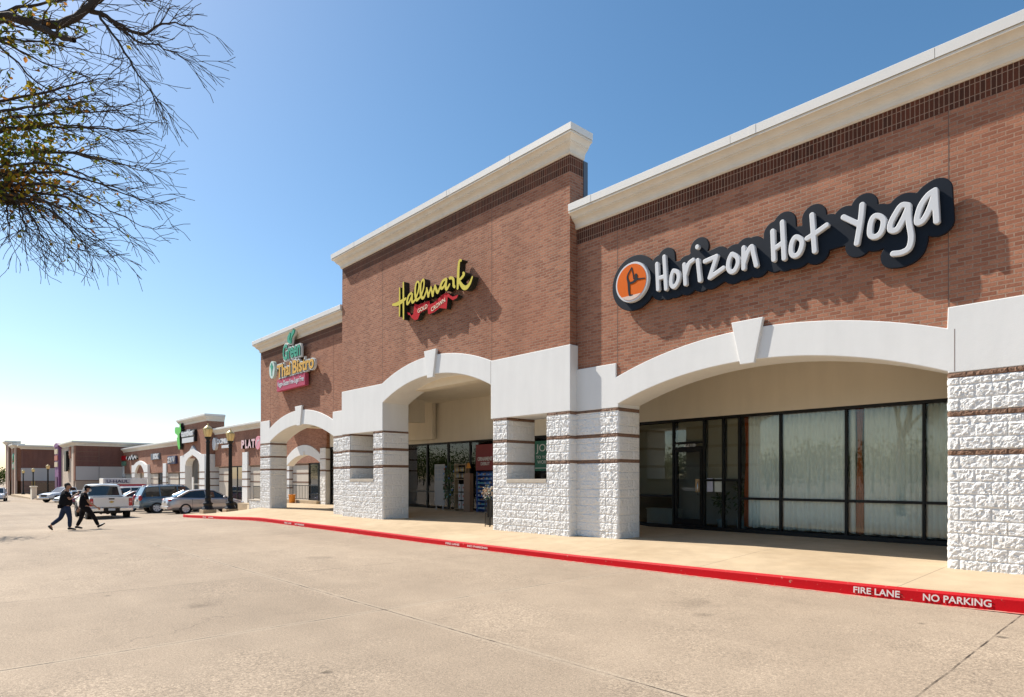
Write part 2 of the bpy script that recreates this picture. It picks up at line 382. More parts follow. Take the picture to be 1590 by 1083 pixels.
def kerb_rings(path, zt, zb, inw=.15):
    rings = []
    for i, (x, y) in enumerate(path):
        a = path[max(0, i - 1)]; c = path[min(len(path) - 1, i + 1)]
        d = Vector((c[0] - a[0], c[1] - a[1])).normalized(); n = Vector((d.y, -d.x))   # inward (towards the shops)
        if n.y < 0 and abs(d.x) > .5: n = -n
        rings.append([(x, y, zb(x, y) - .12), (x + n.x * .012, y + n.y * .012, zt(x) - .028), (x + n.x * .032, y + n.y * .032, zt(x) + .001),
                      (x + n.x * .06, y + n.y * .06, zt(x) + .003), (x + n.x * inw, y + n.y * inw, zt(x) + .003), (x + n.x * inw, y + n.y * inw, zt(x) - .2)])
    return rings
rings = kerb_rings(path, z_curb, z_lot)
b = MB(); n = 6
for i in range(len(rings) - 1):
    for k in range(5):
        q = [rings[i][k], rings[i + 1][k], rings[i + 1][k + 1], rings[i][k + 1]]
        b.add(q, [(0, 1, 2, 3)], 0 if k < 3 else 1)
structure(b.build('kerb', [RED, WALK]))
b = MB()
for i in range(len(path) - 8):
    (x0, y0), (x1, y1) = path[i], path[i + 1]
    b.add([(x0, y0 - .05, z_lot(x0, y0 - .05) + .004), (x1, y1 - .05, z_lot(x1, y1 - .05) + .004), (x1, y1 + .002, z_lot(x1, y1) + .006), (x0, y0 + .002, z_lot(x0, y0) + .006)], [(0, 1, 2, 3)])
structure(b.build('kerb_paint_edge', PINK))

# ------------------------------------------------------------------ outlines: union of strokes -> contour -> solid
def catmull(pts, k=6):
    if len(pts) < 3: return pts
    P = [np.array(p, float) for p in pts]; closed = np.allclose(P[0][:2], P[-1][:2]) and len(P) > 4
    out = []
    for i in range(len(P) - 1):
        p0 = P[i - 1] if i > 0 else (P[-2] if closed else P[0]); p1, p2 = P[i], P[i + 1]
        p3 = P[i + 2] if i + 2 < len(P) else (P[1] if closed else P[-1])
        for j in range(k):
            t = j / k
            out.append(.5 * ((2 * p1) + (-p0 + p2) * t + (2 * p0 - 5 * p1 + 4 * p2 - p3) * t * t + (-p0 + 3 * p1 - 3 * p2 + p3) * t ** 3))
    out.append(P[-1]); return [tuple(q) for q in out]
def sdf_contours(strokes, res, pad=None, smooth=True):
    segs = []
    for st in strokes:
        st = catmull(st) if smooth else st
        if len(st) == 1: st = [st[0], st[0]]
        for a, c in zip(st[:-1], st[1:]): segs.append((a, c))
    allp = np.array([p for s in segs for p in s]); m = allp[:, 2].max() + 3 * res
    x0, z0 = allp[:, 0].min() - m, allp[:, 1].min() - m; x1, z1 = allp[:, 0].max() + m, allp[:, 1].max() + m
    nx, nz = int((x1 - x0) / res) + 2, int((z1 - z0) / res) + 2
    X = x0 + res * np.arange(nx); Z = z0 + res * np.arange(nz); D = np.full((nx, nz), 9.)
    for a, c in segs:
        rr = max(a[2], c[2]) + 3 * res
        i0 = max(0, int((min(a[0], c[0]) - rr - x0) / res)); i1 = min(nx, int((max(a[0], c[0]) + rr - x0) / res) + 2)
        j0 = max(0, int((min(a[1], c[1]) - rr - z0) / res)); j1 = min(nz, int((max(a[1], c[1]) + rr - z0) / res) + 2)
        gx, gz = X[i0:i1, None] - a[0], Z[None, j0:j1] - a[1]
        dx, dz = c[0] - a[0], c[1] - a[1]; L = dx * dx + dz * dz
        t = np.clip((gx * dx + gz * dz) / L, 0, 1) if L > 1e-12 else np.zeros((i1 - i0, j1 - j0))
        d = np.hypot(gx - t * dx, gz - t * dz) - (a[2] + (c[2] - a[2]) * t)
        D[i0:i1, j0:j1] = np.minimum(D[i0:i1, j0:j1], d)
    D[np.abs(D) < 1e-7] = 1e-7
    nxt = {}
    def ex(i, j, k):      # crossing point on the edge k=0: (i,j)-(i+1,j)  k=1: (i,j)-(i,j+1)
        a = D[i, j]; c = D[i + 1, j] if k == 0 else D[i, j + 1]; t = a / (a - c)
        return (X[i] + t * res, Z[j]) if k == 0 else (X[i], Z[j] + t * res)
    neg = D < 0
    cell = neg[:-1, :-1] * 1 + neg[1:, :-1] * 2 + neg[1:, 1:] * 4 + neg[:-1, 1:] * 8
    T = {1: [(3, 0)], 2: [(0, 1)], 3: [(3, 1)], 4: [(1, 2)], 5: [(3, 0), (1, 2)], 6: [(0, 2)], 7: [(3, 2)], 8: [(2, 3)], 9: [(2, 0)], 10: [(0, 1), (2, 3)], 11: [(2, 1)], 12: [(1, 3)], 13: [(1, 0)], 14: [(0, 3)]}
    for i, j in zip(*np.nonzero((cell > 0) & (cell < 15))):
        e = {0: (i, j, 0), 1: (i + 1, j, 1), 2: (i, j + 1, 0), 3: (i, j, 1)}
        for a, c in T[int(cell[i, j])]: nxt[e[a]] = e[c]
    loops = []
    while nxt:
        k0 = next(iter(nxt)); k = k0; lp = []
        while k in nxt:
            lp.append(ex(*k)); k = nxt.pop(k)
        if len(lp) > 5: loops.append(lp)
    return loops
def solid_from_loops(name, loops, y_front, depth, mats, parent, bevel=0.0):
    cu = bpy.data.curves.new(name, 'CURVE'); cu.dimensions = '2D'; cu.fill_mode = 'BOTH'; cu.extrude = depth / 2; cu.bevel_depth = bevel; cu.bevel_resolution = 2; cu.offset = -bevel
    for lp in loops:
        sp = cu.splines.new('POLY'); sp.points.add(len(lp) - 1); sp.use_cyclic_u = True
        sp.points.foreach_set('co', [c for p in lp for c in (p[0], p[1], 0, 1)])
    return curve_to_part(cu, name, y_front + depth / 2 + bevel, mats, parent)
def curve_to_part(cu, name, ymid, mats, parent, fit=None):
    o = bpy.data.objects.new('tmp', cu); COL.objects.link(o)
    dg = bpy.context.evaluated_depsgraph_get(); dg.update()
    me = bpy.data.meshes.new_from_object(o.evaluated_get(dg)); bpy.data.objects.remove(o); bpy.data.curves.remove(cu)
    n = len(me.vertices); co = np.empty(n * 3); me.vertices.foreach_get('co', co); co = co.reshape(-1, 3)
    if fit:
        x0, x1, z0, z1 = fit; mn, mx = co.min(0), co.max(0)
        co[:, 0] = x0 + (co[:, 0] - mn[0]) / (mx[0] - mn[0]) * (x1 - x0); co[:, 1] = z0 + (co[:, 1] - mn[1]) / (mx[1] - mn[1]) * (z1 - z0)
    new = np.stack([co[:, 0], ymid - co[:, 2], co[:, 1]], 1)
    me.vertices.foreach_set('co', new.ravel()); me.update()
    me.materials.clear()
    for m in (mats if isinstance(mats, (list, tuple)) else [mats]): me.materials.append(m)
    side = 1 if isinstance(mats, (list, tuple)) and len(mats) > 1 else 0
    for p in me.polygons: p.material_index = 0 if p.normal.y < -.6 else side; p.use_smooth = False
    me.name = name
    return link(name, me, parent, True)
def text_part(txt, name, fit, y_front, depth, mats, parent, bold=.02, flipx=False, shear=0.):
    cu = bpy.data.curves.new(name, 'FONT'); cu.body = txt; cu.size = 1; cu.extrude = depth / 2; cu.offset = bold; cu.shear = shear; cu.resolution_u = 4
    return curve_to_part(cu, name, y_front + depth / 2, mats, parent, fit)

# ------------------------------------------------------------------ split-face block
SEEDS = None
def rock_panel(mb, o, u, nrm, length, z0, z1, ztops, res, amp=1., seed=0, holes=()):
    """height field of rough block faces; o = corner (x,y) at u=0, u/nrm = unit XY vectors; ztops = course tops from the top down"""
    r = np.random.RandomState(seed + 11)
    nu = max(2, int(round(length / res)) + 1); nz = max(2, int(round((z1 - z0) / res)) + 1)
    U = np.linspace(0, length, nu); Z = np.linspace(z0, z1, nz)
    # which course
    edges = np.array(sorted(set([z0] + [c[0] for c in ztops] + [z1])))
    H = np.zeros((nu, nz)); MI = np.zeros((nu, nz), int)
    kd_n = int(length * (z1 - z0) / .0022) + 8
    pts = np.c_[r.rand(kd_n) * length, z0 + r.rand(kd_n) * (z1 - z0)]
    kd = kdtree.KDTree(kd_n)
    for i, p in enumerate(pts): kd.insert((p[0], p[1], 0), i)
    kd.balance(); ph = r.rand(kd_n); ps = (r.rand(kd_n, 2) - .5) * 1.5
    cts = [c[0] for c in ztops]
    n1 = r.rand(64, 64)
    for j, z in enumerate(Z):
        ci = 0
        while ci < len(cts) - 1 and z < cts[ci + 1] - 1e-6: ci += 1
        top, kind = ztops[ci]; bot = cts[ci + 1] if ci + 1 < len(cts) else z0
        dz = min(top - z, z - bot)
        shift = .203 if ci % 2 else 0.
        for i, uu in enumerate(U):
            bu = (uu + shift + .05) % .406; du = min(bu, .406 - bu); bi = int((uu + shift + .05) // .406)
            _, k, dist = kd.find((uu, z, 0))
            pl = ph[k] * .017 + (uu - pts[k, 0]) * ps[k, 0] * .42 + (z - pts[k, 1]) * ps[k, 1] * .42
            fz = mnoise.fractal((uu * 34 + seed, z * 34, seed * 3.1), .9, 2., 3) * .0052
            bl = (n1[bi % 64, ci % 64] - .3) * .012
            d = min(du, dz); tp = min(1, max(0, (d - .003) / .02)); tp = tp * (2 - tp)
            H[i, j] = max(0, (.011 + (pl + fz + bl) * amp)) * tp
            MI[i, j] = kind
    edge = np.minimum(np.minimum(U, length - U) / .03, 1)[:, None]; H *= np.clip(edge, 0, 1)
    V = [(o[0] + u[0] * U[i] + nrm[0] * H[i, j], o[1] + u[1] * U[i] + nrm[1] * H[i, j], Z[j]) for i in range(nu) for j in range(nz)]
    base = len(mb.v); mb.v.extend(V)
    for i in range(nu - 1):
        for j in range(nz - 1):
            cu_, cz_ = (U[i] + U[i + 1]) / 2, (Z[j] + Z[j + 1]) / 2
            if any(h[0] < cu_ < h[1] and h[2] < cz_ < h[3] for h in holes): continue
            a = base + i * nz + j
            mb.f.append([a, a + nz, a + nz + 1, a + 1]); mb.m.append(int(MI[i, j])); mb.sm.append(False)
def courses(top=1.66, bottom=-1.45, band=.085):
    """course tops, from the top down: (z, material) with three brown bands"""
    out = []; z = top
    for k in range(3):
        out.append((z, 1)); z -= band
        if k < 2:
            gap = .61 - band
            for hgt in (gap - .406, .203, .203): out.append((round(z, 4), 0)); z -= hgt
    while z > bottom + .02: out.append((round(z, 4), 0)); z -= .2032
    return out
CRS = courses()
def pillar(name, parent, x0, x1, y0, y1, res, seed, right=True, left=False, front=True, zb=-1.47, crs=CRS, zt=1.66):
    b = MB(); inset = .012
    c = MB()
    if front: rock_panel(b, (x0, y0), (1, 0), (0, -1), x1 - x0, zb, zt, crs, res, .78, seed)
    if right: rock_panel(b, (x1, y0), (0, 1), (1, 0), y1 - y0, zb, zt, crs, res * 1.25, .55, seed + 1)
    if left: rock_panel(b, (x0, y1), (0, -1), (-1, 0), y1 - y0, zb, zt, crs, res * 1.4, .55, seed + 2)
    # plain core a finger behind the rough faces
    for i, (z, k) in enumerate(crs):
        z2 = crs[i + 1][0] if i + 1 < len(crs) else zb
        b.box(x0 + inset, x1 - inset, y0 + inset, y1, z2, z, k)
    me_o = b.build(name, [BLOCK, BROWNB], parent)
    return me_o
# ------------------------------------------------------------------ cornices and storefronts
def sweep(mb, path, prof, mi=0, caps=True):
    """prof = list of (outward, z); path = XY polyline walked so that outward is on the right"""
    rings = []
    for i, p in enumerate(path):
        p = Vector(p)
        d0 = (p - Vector(path[i - 1])).normalized() if i > 0 else None
        d1 = (Vector(path[i + 1]) - p).normalized() if i < len(path) - 1 else None
        n0 = Vector((d0.y, -d0.x)) if d0 else None; n1 = Vector((d1.y, -d1.x)) if d1 else None
        n = n0 if n1 is None else n1 if n0 is None else (n0 + n1) / (1 + n0.dot(n1))
        rings.append([(p.x + n.x * o, p.y + n.y * o, z) for o, z in prof])
    n = len(prof)
    V = [q for r in rings for q in r]
    for i in range(len(rings) - 1):
        for k in range(n):
            a, c = i * n + k, i * n + (k + 1) % n
            mb.add([V[a], V[c], V[c + n], V[a + n]], [(0, 1, 2, 3)], mi)
    if caps: mb.add(rings[0], [list(range(n))[::-1]], mi); mb.add(rings[-1], [list(range(n))], mi)
def cornice_profile(z, h, o=.30):
    k = h / .39
    q = [(-.02, 0), (.022, 0), (.03, .012), (.045, .02), (.05, .085), (.062, .12), (.09, .155), (.13, .185), (.155, .2), (.155, .222), (.175, .226), (.18, .25), (.205, .285), (.235, .31), (.265, .325), (.285, .33), (.285, .365), (.27, .37), (.27, .39), (-.02, .39)]
    return [(a * o / .285, z + c * k) for a, c in q]
def coping_profile(z, h, o=.31, back=.5):
    return [(o - .03, z), (o, z - .012), (o + .006, z + h - .012), (o - .01, z + h), (-back, z + h + .03), (-back, z)]
def make_cornice(parent, path, z, h, cap=.16, o=.30, back=.5, seams=()):
    b = MB(); sweep(b, path, cornice_profile(z, h, o)); c = b.build('cornice', CREAM, parent)
    b = MB(); pts = [Vector(p) for p in path]
    # split the long straight run at the seams so each length of metal reads
    prof = coping_profile(z + h + .004, cap, o + .012, back)
    runs = []; li = max(range(len(pts) - 1), key=lambda i: (pts[i + 1] - pts[i]).length)
    sx = [s for s in sorted(seams) if pts[li].x + .2 < s < pts[li + 1].x - .2]
    cur = [tuple(p) for p in pts[:li + 1]]
    for s_ in sx:
        runs.append(cur + [(s_ - .004, pts[li].y)]); cur = [(s_ + .004, pts[li].y)]
    runs.append(cur + [tuple(p) for p in pts[li + 1:]])
    for r in runs: sweep(b, r, prof)
    for s_ in sx[::2]:
        sweep(b, [(s_ - .07, pts[li].y), (s_ + .07, pts[li].y)], [(q[0] + (.004 if q[0] > 0 else 0), q[1] + (.004 if q[1] > z + h + .05 else 0)) for q in prof])
    b.build('coping', COPING, c)
    return c
def arc(cx, cz, r, xa, xb, n=40):
    return [(xa + (xb - xa) * i / n, cz + math.sqrt(r * r - (xa + (xb - xa) * i / n - cx) ** 2)) for i in range(n + 1)]
def soldier(parent, path, z0, z1):
    b = MB(); sweep(b, path, [(.0, z0), (.0, z1), (-.2, z1), (-.2, z0)]); return b.build('soldier_course', SOLDIER, parent)
def storefront(parent, xs, y, z0, zt, transoms, name='storefront_window', t=.05, d=.11, panes=True):
    """xs = mullion centres; transoms = {bay index or None: [z...]}"""
    b = MB()
    b.bbox(xs[0] - t / 2, xs[-1] + t / 2, y, y + d, zt - .07, zt, .004)
    b.bbox(xs[0] - t / 2, xs[-1] + t / 2, y - .004, y + d, z0, z0 + .10, .004)
    for x, tt in [(x, t) if not hasattr(x, '__len__') else x for x in xs]: b.bbox(x - tt / 2, x + tt / 2, y - .003, y + d, z0 + .1, zt - .07, .004)
    for i in range(len(xs) - 1):
        for z in transoms.get(i, transoms.get(None, [])):
            b.bbox(xs[i] + t / 2, xs[i + 1] - t / 2, y + .002, y + d - .01, z - .03, z + .03, .003)
    f = b.build(name, FRAME, parent)
    if panes:
        for i in range(len(xs) - 1):
            zz = [z0 + .1] + sorted(transoms.get(i, transoms.get(None, []))) + [zt - .07]
            for a, c in zip(zz[:-1], zz[1:]):
                p = MB(); p.box(xs[i] + t / 2 - .008, xs[i + 1] - t / 2 + .008, y + .045, y + .055, a + .02, c - .02); p.build('pane', GLASS, f)
    return f
def control_joint(parent, x, y, z0, z1):
    b = MB(); b.box(x - .006, x + .006, y - .003, y + .01, z0, z1); b.build('control_joint', JOINT, parent)
def keystone(parent, cx, y, zb, zt, wb, wt, d=.06, back=.03):
    b = MB(); b.prism([(cx - wb / 2, zb), (cx + wb / 2, zb), (cx + wt / 2, zt), (cx - wt / 2, zt)], y - d, y + back)
    o = b.build('keystone', WHITE, parent)
    bv = o.modifiers.new('b', 'BEVEL'); bv.width = .012; bv.segments = 2
    return o
def soft(o, wdt=.012):
    bv = o.modifiers.new('b', 'BEVEL'); bv.width = wdt; bv.segments = 2; bv.limit_method = 'ANGLE'; bv.angle_limit = R_(50); return o

# ================================================================== studio with the wide arch
T1 = thing('shop_building', 'brick shop with a wide low white arch over curtained glass, nearest the camera', 'shop', (-3, 13, -1.42))
Yb, Yw = 11.92, 11.88
b = MB()
b.prism([(-10.655, 2.5), (-9.45, 2.5)] + arc(-6.11, -6.82, 9.45, -9.44, -2.76) + [(-2.75, 2.5), (9, 2.5), (9, 5.82), (-10.655, 5.82)], Yb, Yb + .42)
b.build('brick_wall', BRICK, T1)
soldier(T1, [(-10.655, Yb + .004), (9, Yb + .004)], 5.825, 6.19)
b = MB(); b.box(-10.65, 9, Yb + .2, 40, 5.8, 6.3); b.box(-10.6, 9, 16.4, 40, -1.3, 5.8); b.build('roof', M('roof_membrane', (.4, .4, .4), .9), T1)
make_cornice(T1, [(-10.652, Yb), (9, Yb)], 6.19, .39, .165, .30, .5, [-10.0, -6.35, -5.9, -2.9, -.4, 2.6, 5.6])
wp = [(-10.655, 1.66), (-2.79, 1.66)]
poly = [(-9.32, 1.66), (-10.655, 1.66), (-10.655, 2.70), (-9.39, 2.70)] + arc(-6.09, -6.86, 9.80, -9.389, -2.801) + [(-2.79, 2.70), (9, 2.70), (9, 1.66), (-2.79, 1.66)] + arc(-6.13, -6.78, 9.10, -2.79, -9.32)[0:]
b = MB(); b.prism(poly, Yw, 12.71); soft(b.build('arch_surround', WHITE, T1), .015)
keystone(T1, -6.115, Yw, 2.245, 3.105, .29, .66)
control_joint(T1, -9.37, Yb, 2.72, 5.82); control_joint(T1, -2.79, Yb, 2.72, 5.82)
b = MB(); b.box(-2.704, -2.696, Yw - .002, Yw + .01, 1.68, 2.345); b.build('control_joint', JOINT, T1)
pillar('pillar', T1, -10.655, -9.32, 11.895, 12.70, .022, 1)
pillar('pillar', T1, -2.79, .2, 11.895, 12.70, .0165, 5, right=False, left=True)
b = MB(); b.box(.2, 9, 11.9, 12.7, -1.6, 1.66); b.build('block_wall', BLOCK, T1)
b = MB(); b.box(-11.6, 9, 15.31, 15.5, 1.635, 3.4); b.box(-11.6, -11.46, 15.31, 16.2, -1.45, 3.4); b.box(8.86, 9, 12.71, 15.3, -1.45, 3.4); b.box(-10.655, 9, 12.34, 12.7, 2.75, 3.4)
b.build('header_wall', TAN, T1)
b = MB(); b.box(-11.6, 9, 12.3, 16.3, 3.4, 3.5); b.build('arcade_ceiling', TAN, T1)
SX = [-11.43, -10.11, -9.16, -8.60, -8.15, -7.075, -5.56, -4.03, -2.5, -.95, .6, 2.2, 3.8, 5.4, 7.0, 8.8]
storefront(T1, SX, 15.33, -1.39, 1.635, {0: [-.5], 1: [.97], 2: [-.05], 3: [-.05], None: [-.515]})
# door in the second bay
b = MB(); x0, x1 = -10.06, -9.21
for q in ((x0, x0 + .07, -1.28, .80), (x1 - .07, x1, -1.28, .80), (x0 + .07, x1 - .07, .72, .80), (x0 + .07, x1 - .07, -1.28, -1.10)): b.bbox(q[0], q[1], 15.335, 15.385, q[2], q[3], .004)
b.bbox(x0 - .02, x1 + .02, 15.33, 15.42, .80, .86, .004)
door = b.build('door', FRAME, T1)
b = MB(); b.tube([(-9.3, 15.30, -.45), (-9.3, 15.27, -.43), (-9.3, 15.27, -.1), (-9.3, 15.30, -.08)], .012); b.build('handle', CHROME, door)
text_part('221B', 'door_number', (-9.78, -9.42, .865, .985), 15.362, .006, M('white_vinyl', (.75, .75, .72), .6), door, .015)
b = MB()
for k in range(2): b.box(-9.86 + .06 * k, -9.34 - .05 * k, 15.356, 15.36, -.28 - .05 * k, -.262 - .05 * k)
b.build('door_notice', M('white_vinyl_small', (.5, .5, .48), .6), door)
# room behind the glass
b = MB(); b.box(-11.45, 9, 15.45, 22, -1.41, -1.385); b.build('floor', FLOORIN, T1)
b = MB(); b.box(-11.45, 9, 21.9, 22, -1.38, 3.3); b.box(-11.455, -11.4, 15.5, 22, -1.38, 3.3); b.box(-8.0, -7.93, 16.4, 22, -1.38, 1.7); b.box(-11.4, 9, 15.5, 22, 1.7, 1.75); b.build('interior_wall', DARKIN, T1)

CURT = NT('curtain_cloth'); CURT.col((.88, .885, .84)); CURT.b.inputs['Roughness'].default_value = .95; CURT.b.inputs['Subsurface Weight'].default_value = 0; CURT = CURT.mat
ORANGE = fabric('rust_drape', (.40, .085, .025), .15)
def drape(x0, x1, y, z0, z1, mat, label, per=.105, amp=.034, seed=0, pinch=0., grp=None):
    r = random.Random(seed); b = MB(); n = max(8, int((x1 - x0) / per) * 10); rows = 8; V = []
    ph = [r.uniform(-.5, .5) for _ in range(200)]
    for j in range(rows + 1):
        t = j / rows
        for i in range(n + 1):
            x = x0 + (x1 - x0) * i / n; k = i / 10; a = 0
            yy = y - amp * (1.5 - .4 * t) * abs(math.sin(math.pi * (k + .16 * a))) + .012 * math.sin(k * 1.7 + seed + t * 1.5)
            xx = x
            if pinch:
                c = (x0 + x1) / 2; xx = c + (x - c) * (1 - pinch * math.sin(math.pi * min(1, (1 - t) * 1.55)) )
            hem = (.012 * math.sin(k * 2.1 + seed) if j == 0 else 0)
            V.append((xx, yy, z0 + hem + (z1 - z0) * t))
    F = [(j * (n + 1) + i, j * (n + 1) + i + 1, (j + 1) * (n + 1) + i + 1, (j + 1) * (n + 1) + i) for j in range(rows) for i in range(n)]
    b.add(V, F, 0, True); o = b.build('curtain' if mat is CURT else 'drape', mat, None, False)
    sd = o.modifiers.new('thick', 'SOLIDIFY'); sd.thickness = .002
    return tag(o, label, 'curtain', grp)
drape(-7.96, -7.09, 15.47, -1.24, 1.60, CURT, 'narrow pleated white curtain beside the rust drape nearest the shop door', seed=1)
drape(-7.06, -5.60, 15.47, -1.25, 1.60, CURT, 'wide pleated white curtain left of the middle black mullion', seed=2)
drape(-5.22, -4.06, 15.47, -1.25, 1.60, CURT, 'pleated white curtain right of the second rust drape', seed=3)
drape(-5.53, -5.40, 15.48, -1.25, 1.60, CURT, 'thin slip of white curtain left of the second rust drape', seed=8)
drape(-4.00, -2.56, 15.47, -1.25, 1.60, CURT, 'pleated white curtain partly behind the right rough block pillar', seed=4)
drape(-2.45, 8.7, 15.47, -1.25, 1.60, CURT, 'long white curtain hidden behind the right rough block pillar', seed=5)
drape(-8.10, -7.92, 15.52, -1.25, 1.60, ORANGE, 'rust orange drape gathered at the edge of the curtains near the door', .05, .02, 6, .45)
drape(-5.42, -5.24, 15.52, -1.25, 1.60, ORANGE, 'rust orange drape hanging between two white curtains mid window', .05, .02, 7, .45)
BLIND = fabric('roller_shade', (.40, .345, .26), .04)
for x0, x1, z0, z1, lab in ((-11.38, -10.15, -.47, 1.56, 'broad beige roller shade in the leftmost studio window'), (-10.05, -9.2, .9, 1.56, 'short beige roller shade above the studio door'), (-9.11, -8.65, -.02, 1.56, 'beige roller shade right beside the studio door'), (-8.56, -8.19, -.02, 1.56, 'narrow beige roller shade next to the rust drape')):
    b = MB(); b.box(x0, x1, 15.50, 15.503, z0, z1); b.tube([(x0, 15.5, z0), (x1, 15.5, z0)], .012, 6); tag(b.build('roller_shade', BLIND), lab, 'window shade', 'roller shades in the studio windows')
b = MB(); b.bbox(-11.2, -10.2, 15.62, 15.95, -1.385, -.9, .01); b.box(-11.22, -10.18, 15.60, 15.97, -.9, -.87); b.box(-11.2, -10.2, 15.617, 15.622, -1.15, -1.145)
tag(b.build('cabinet', M('pale_blue_cabinet', (.42, .50, .52), .5)), 'low pale blue cabinet behind the leftmost studio window', 'cabinet')
for x, z, ww, hh, c, lab in ((-9.335, -.38, .19, .36, (.50, .33, .17), 'tan paper notice taped on the studio door glass'), (-8.99, -.36, .17, .36, (.62, .60, .68), 'lavender paper notice taped right of the studio door'), (-8.72, -.36, .26, .36, (.66, .66, .56), 'wide cream paper notice taped right of the studio door')):
    b = MB(); b.box(x - ww / 2, x + ww / 2, 15.366, 15.3685, z, z + hh)
    tag(b.build('paper_notice', M('notice_paper', c, .8, .03)), lab, 'notice', 'paper notices on the studio glass')
def leafy(parent, c, rad, n, size, mats, seed, name='foliage', flat=1., droop=.2):
    r = random.Random(seed); b = MB()
    for _ in range(n):
        while True:
            p = Vector((r.uniform(-1, 1), r.uniform(-1, 1), r.uniform(-1, 1)))
            if .15 < p.length < 1: break
        q = Vector((c[0] + p.x * rad[0], c[1] + p.y * rad[1], c[2] + p.z * rad[2]))
        d = (p + Vector((r.uniform(-.5, .5), r.uniform(-.5, .5), r.uniform(-.6, .4) - droop))).normalized(); s = d.orthogonal().normalized(); s = Matrix.Rotation(r.uniform(0, 6.3), 3, d) @ s
        L = size * r.uniform(.6, 1.3); W = L * .42; k = r.randrange(len(mats)); up = d.cross(s) * L * .12
        b.add([q - d * L * .5, q + s * W * .5 + up, q + d * L * .5, q - s * W * .5 + up], [(0, 1, 2), (0, 2, 3)], k)
    return b.build(name, mats, parent)
LEAF = [M('leaf_dark', (.035, .07, .022), .6, .3, 6), M('leaf_mid', (.06, .11, .03), .6, .3, 6)]
for x, y, h, lab in ((-8.85, 15.75, .75, 'green potted plant in a grey pot inside the studio door glass'), (-8.35, 15.85, 1.15, 'taller potted plant beside the rust drape inside the studio')):
    p = thing('potted_plant', lab, 'plant', (x, y, -1.385))
    b = MB(); b.lathe([(.09, 0), (.10, .01), (.14, .26), (.145, .28), (.125, .28), (.11, .2)], (x, y, -1.385), 16); b.build('pot', M('glazed_pot', (.28, .36, .40), .3), p)
    b = MB()
    for k in range(7): b.tube([(x, y, -1.15), (x + .05 * math.cos(k), y + .05 * math.sin(k), -1.15 + h * .5), (x + .16 * math.cos(k), y + .12 * math.sin(k), -1.15 + h)], .006, 5)
    b.build('stem', LEAF[0], p); leafy(p, (x, y, -1.1 + h * .62), (.24, .2, h * .5), 110, .13, LEAF, 5 + int(h * 10))

# ================================================================== tall gift shop with the high arch
T2 = thing('shop_building', 'tallest brick shop, with a round white arch and open pier windows', 'shop', (-16.5, 13, -1.42))
Yb2, Yw2 = 11.68, 11.64
b = MB(); XL_, XR_ = -22.42, -10.66
b.prism([(XL_ + .03, 3.1), (-19.5, 3.1)] + arc(-16.53, -3.9, 7.5, -19.49, -13.58) + [(-13.57, 3.1), (XR_, 3.1), (XR_, 7.59), (XL_ + .03, 7.59)], Yb2, 12.18)
b.build('brick_wall', BRICK, T2)
b = MB(); b.box(XL_, XL_ + .028, Yb2, 12.18, 3.1, 7.59); b.build('side_brick', BRICK, T2)
soldier(T2, [(XL_ + .003, 12.18), (XL_ + .003, Yb2 + .003), (XR_ - .003, Yb2 + .003), (XR_ - .003, 12.18)], 7.592, 8.01)
b = MB(); b.box(XL_ + .3, XR_ - .12, 12.15, 12.30, 5.5, 8.3); b.box(XR_ - .13, XR_ + .02, 12.18, 12.33, 6.3, 8.0); b.build('parapet_flashing', M('slate_flashing', (.10, .13, .17), .5, .1), T2)
b = MB(); b.box(XL_ + .2, XR_ - .2, 12.25, 40, 5.6, 6.6); b.box(-22.2, -11.6, 18.5, 40, -1.3, 5.6); b.build('roof', bpy.data.materials['roof_membrane'], T2)
make_cornice(T2, [(XL_, 12.18), (XL_, Yb2), (XR_, Yb2), (XR_, 12.18)], 8.01, .40, .165, .30, .3, [-21.0, -18.6, -15.4, -15.2, -12.6])
poly = [(-19.41, 1.66), (-22.39, 1.66), (-22.39, 3.30)] + arc(-16.53, -4.04, 7.90, -19.46, -13.60) + [(-10.61, 3.30), (-10.61, 1.66), (-13.62, 1.66)] + arc(-16.52, -3.68, 6.94, -13.62, -19.41)
b = MB(); b.prism(poly, Yw2, 12.71); soft(b.build('arch_surround', WHITE, T2), .015)
keystone(T2, -16.485, Yw2, 3.155, 4.02, .30, .65)
control_joint(T2, -13.62, Yb2, 3.33, 7.59); control_joint(T2, -19.47, Yb2, 3.33, 7.59)
b = MB(); b.box(-13.624, -13.616, Yw2 - .002, Yw2 + .01, 2.66, 3.29); b.build('control_joint', JOINT, T2)
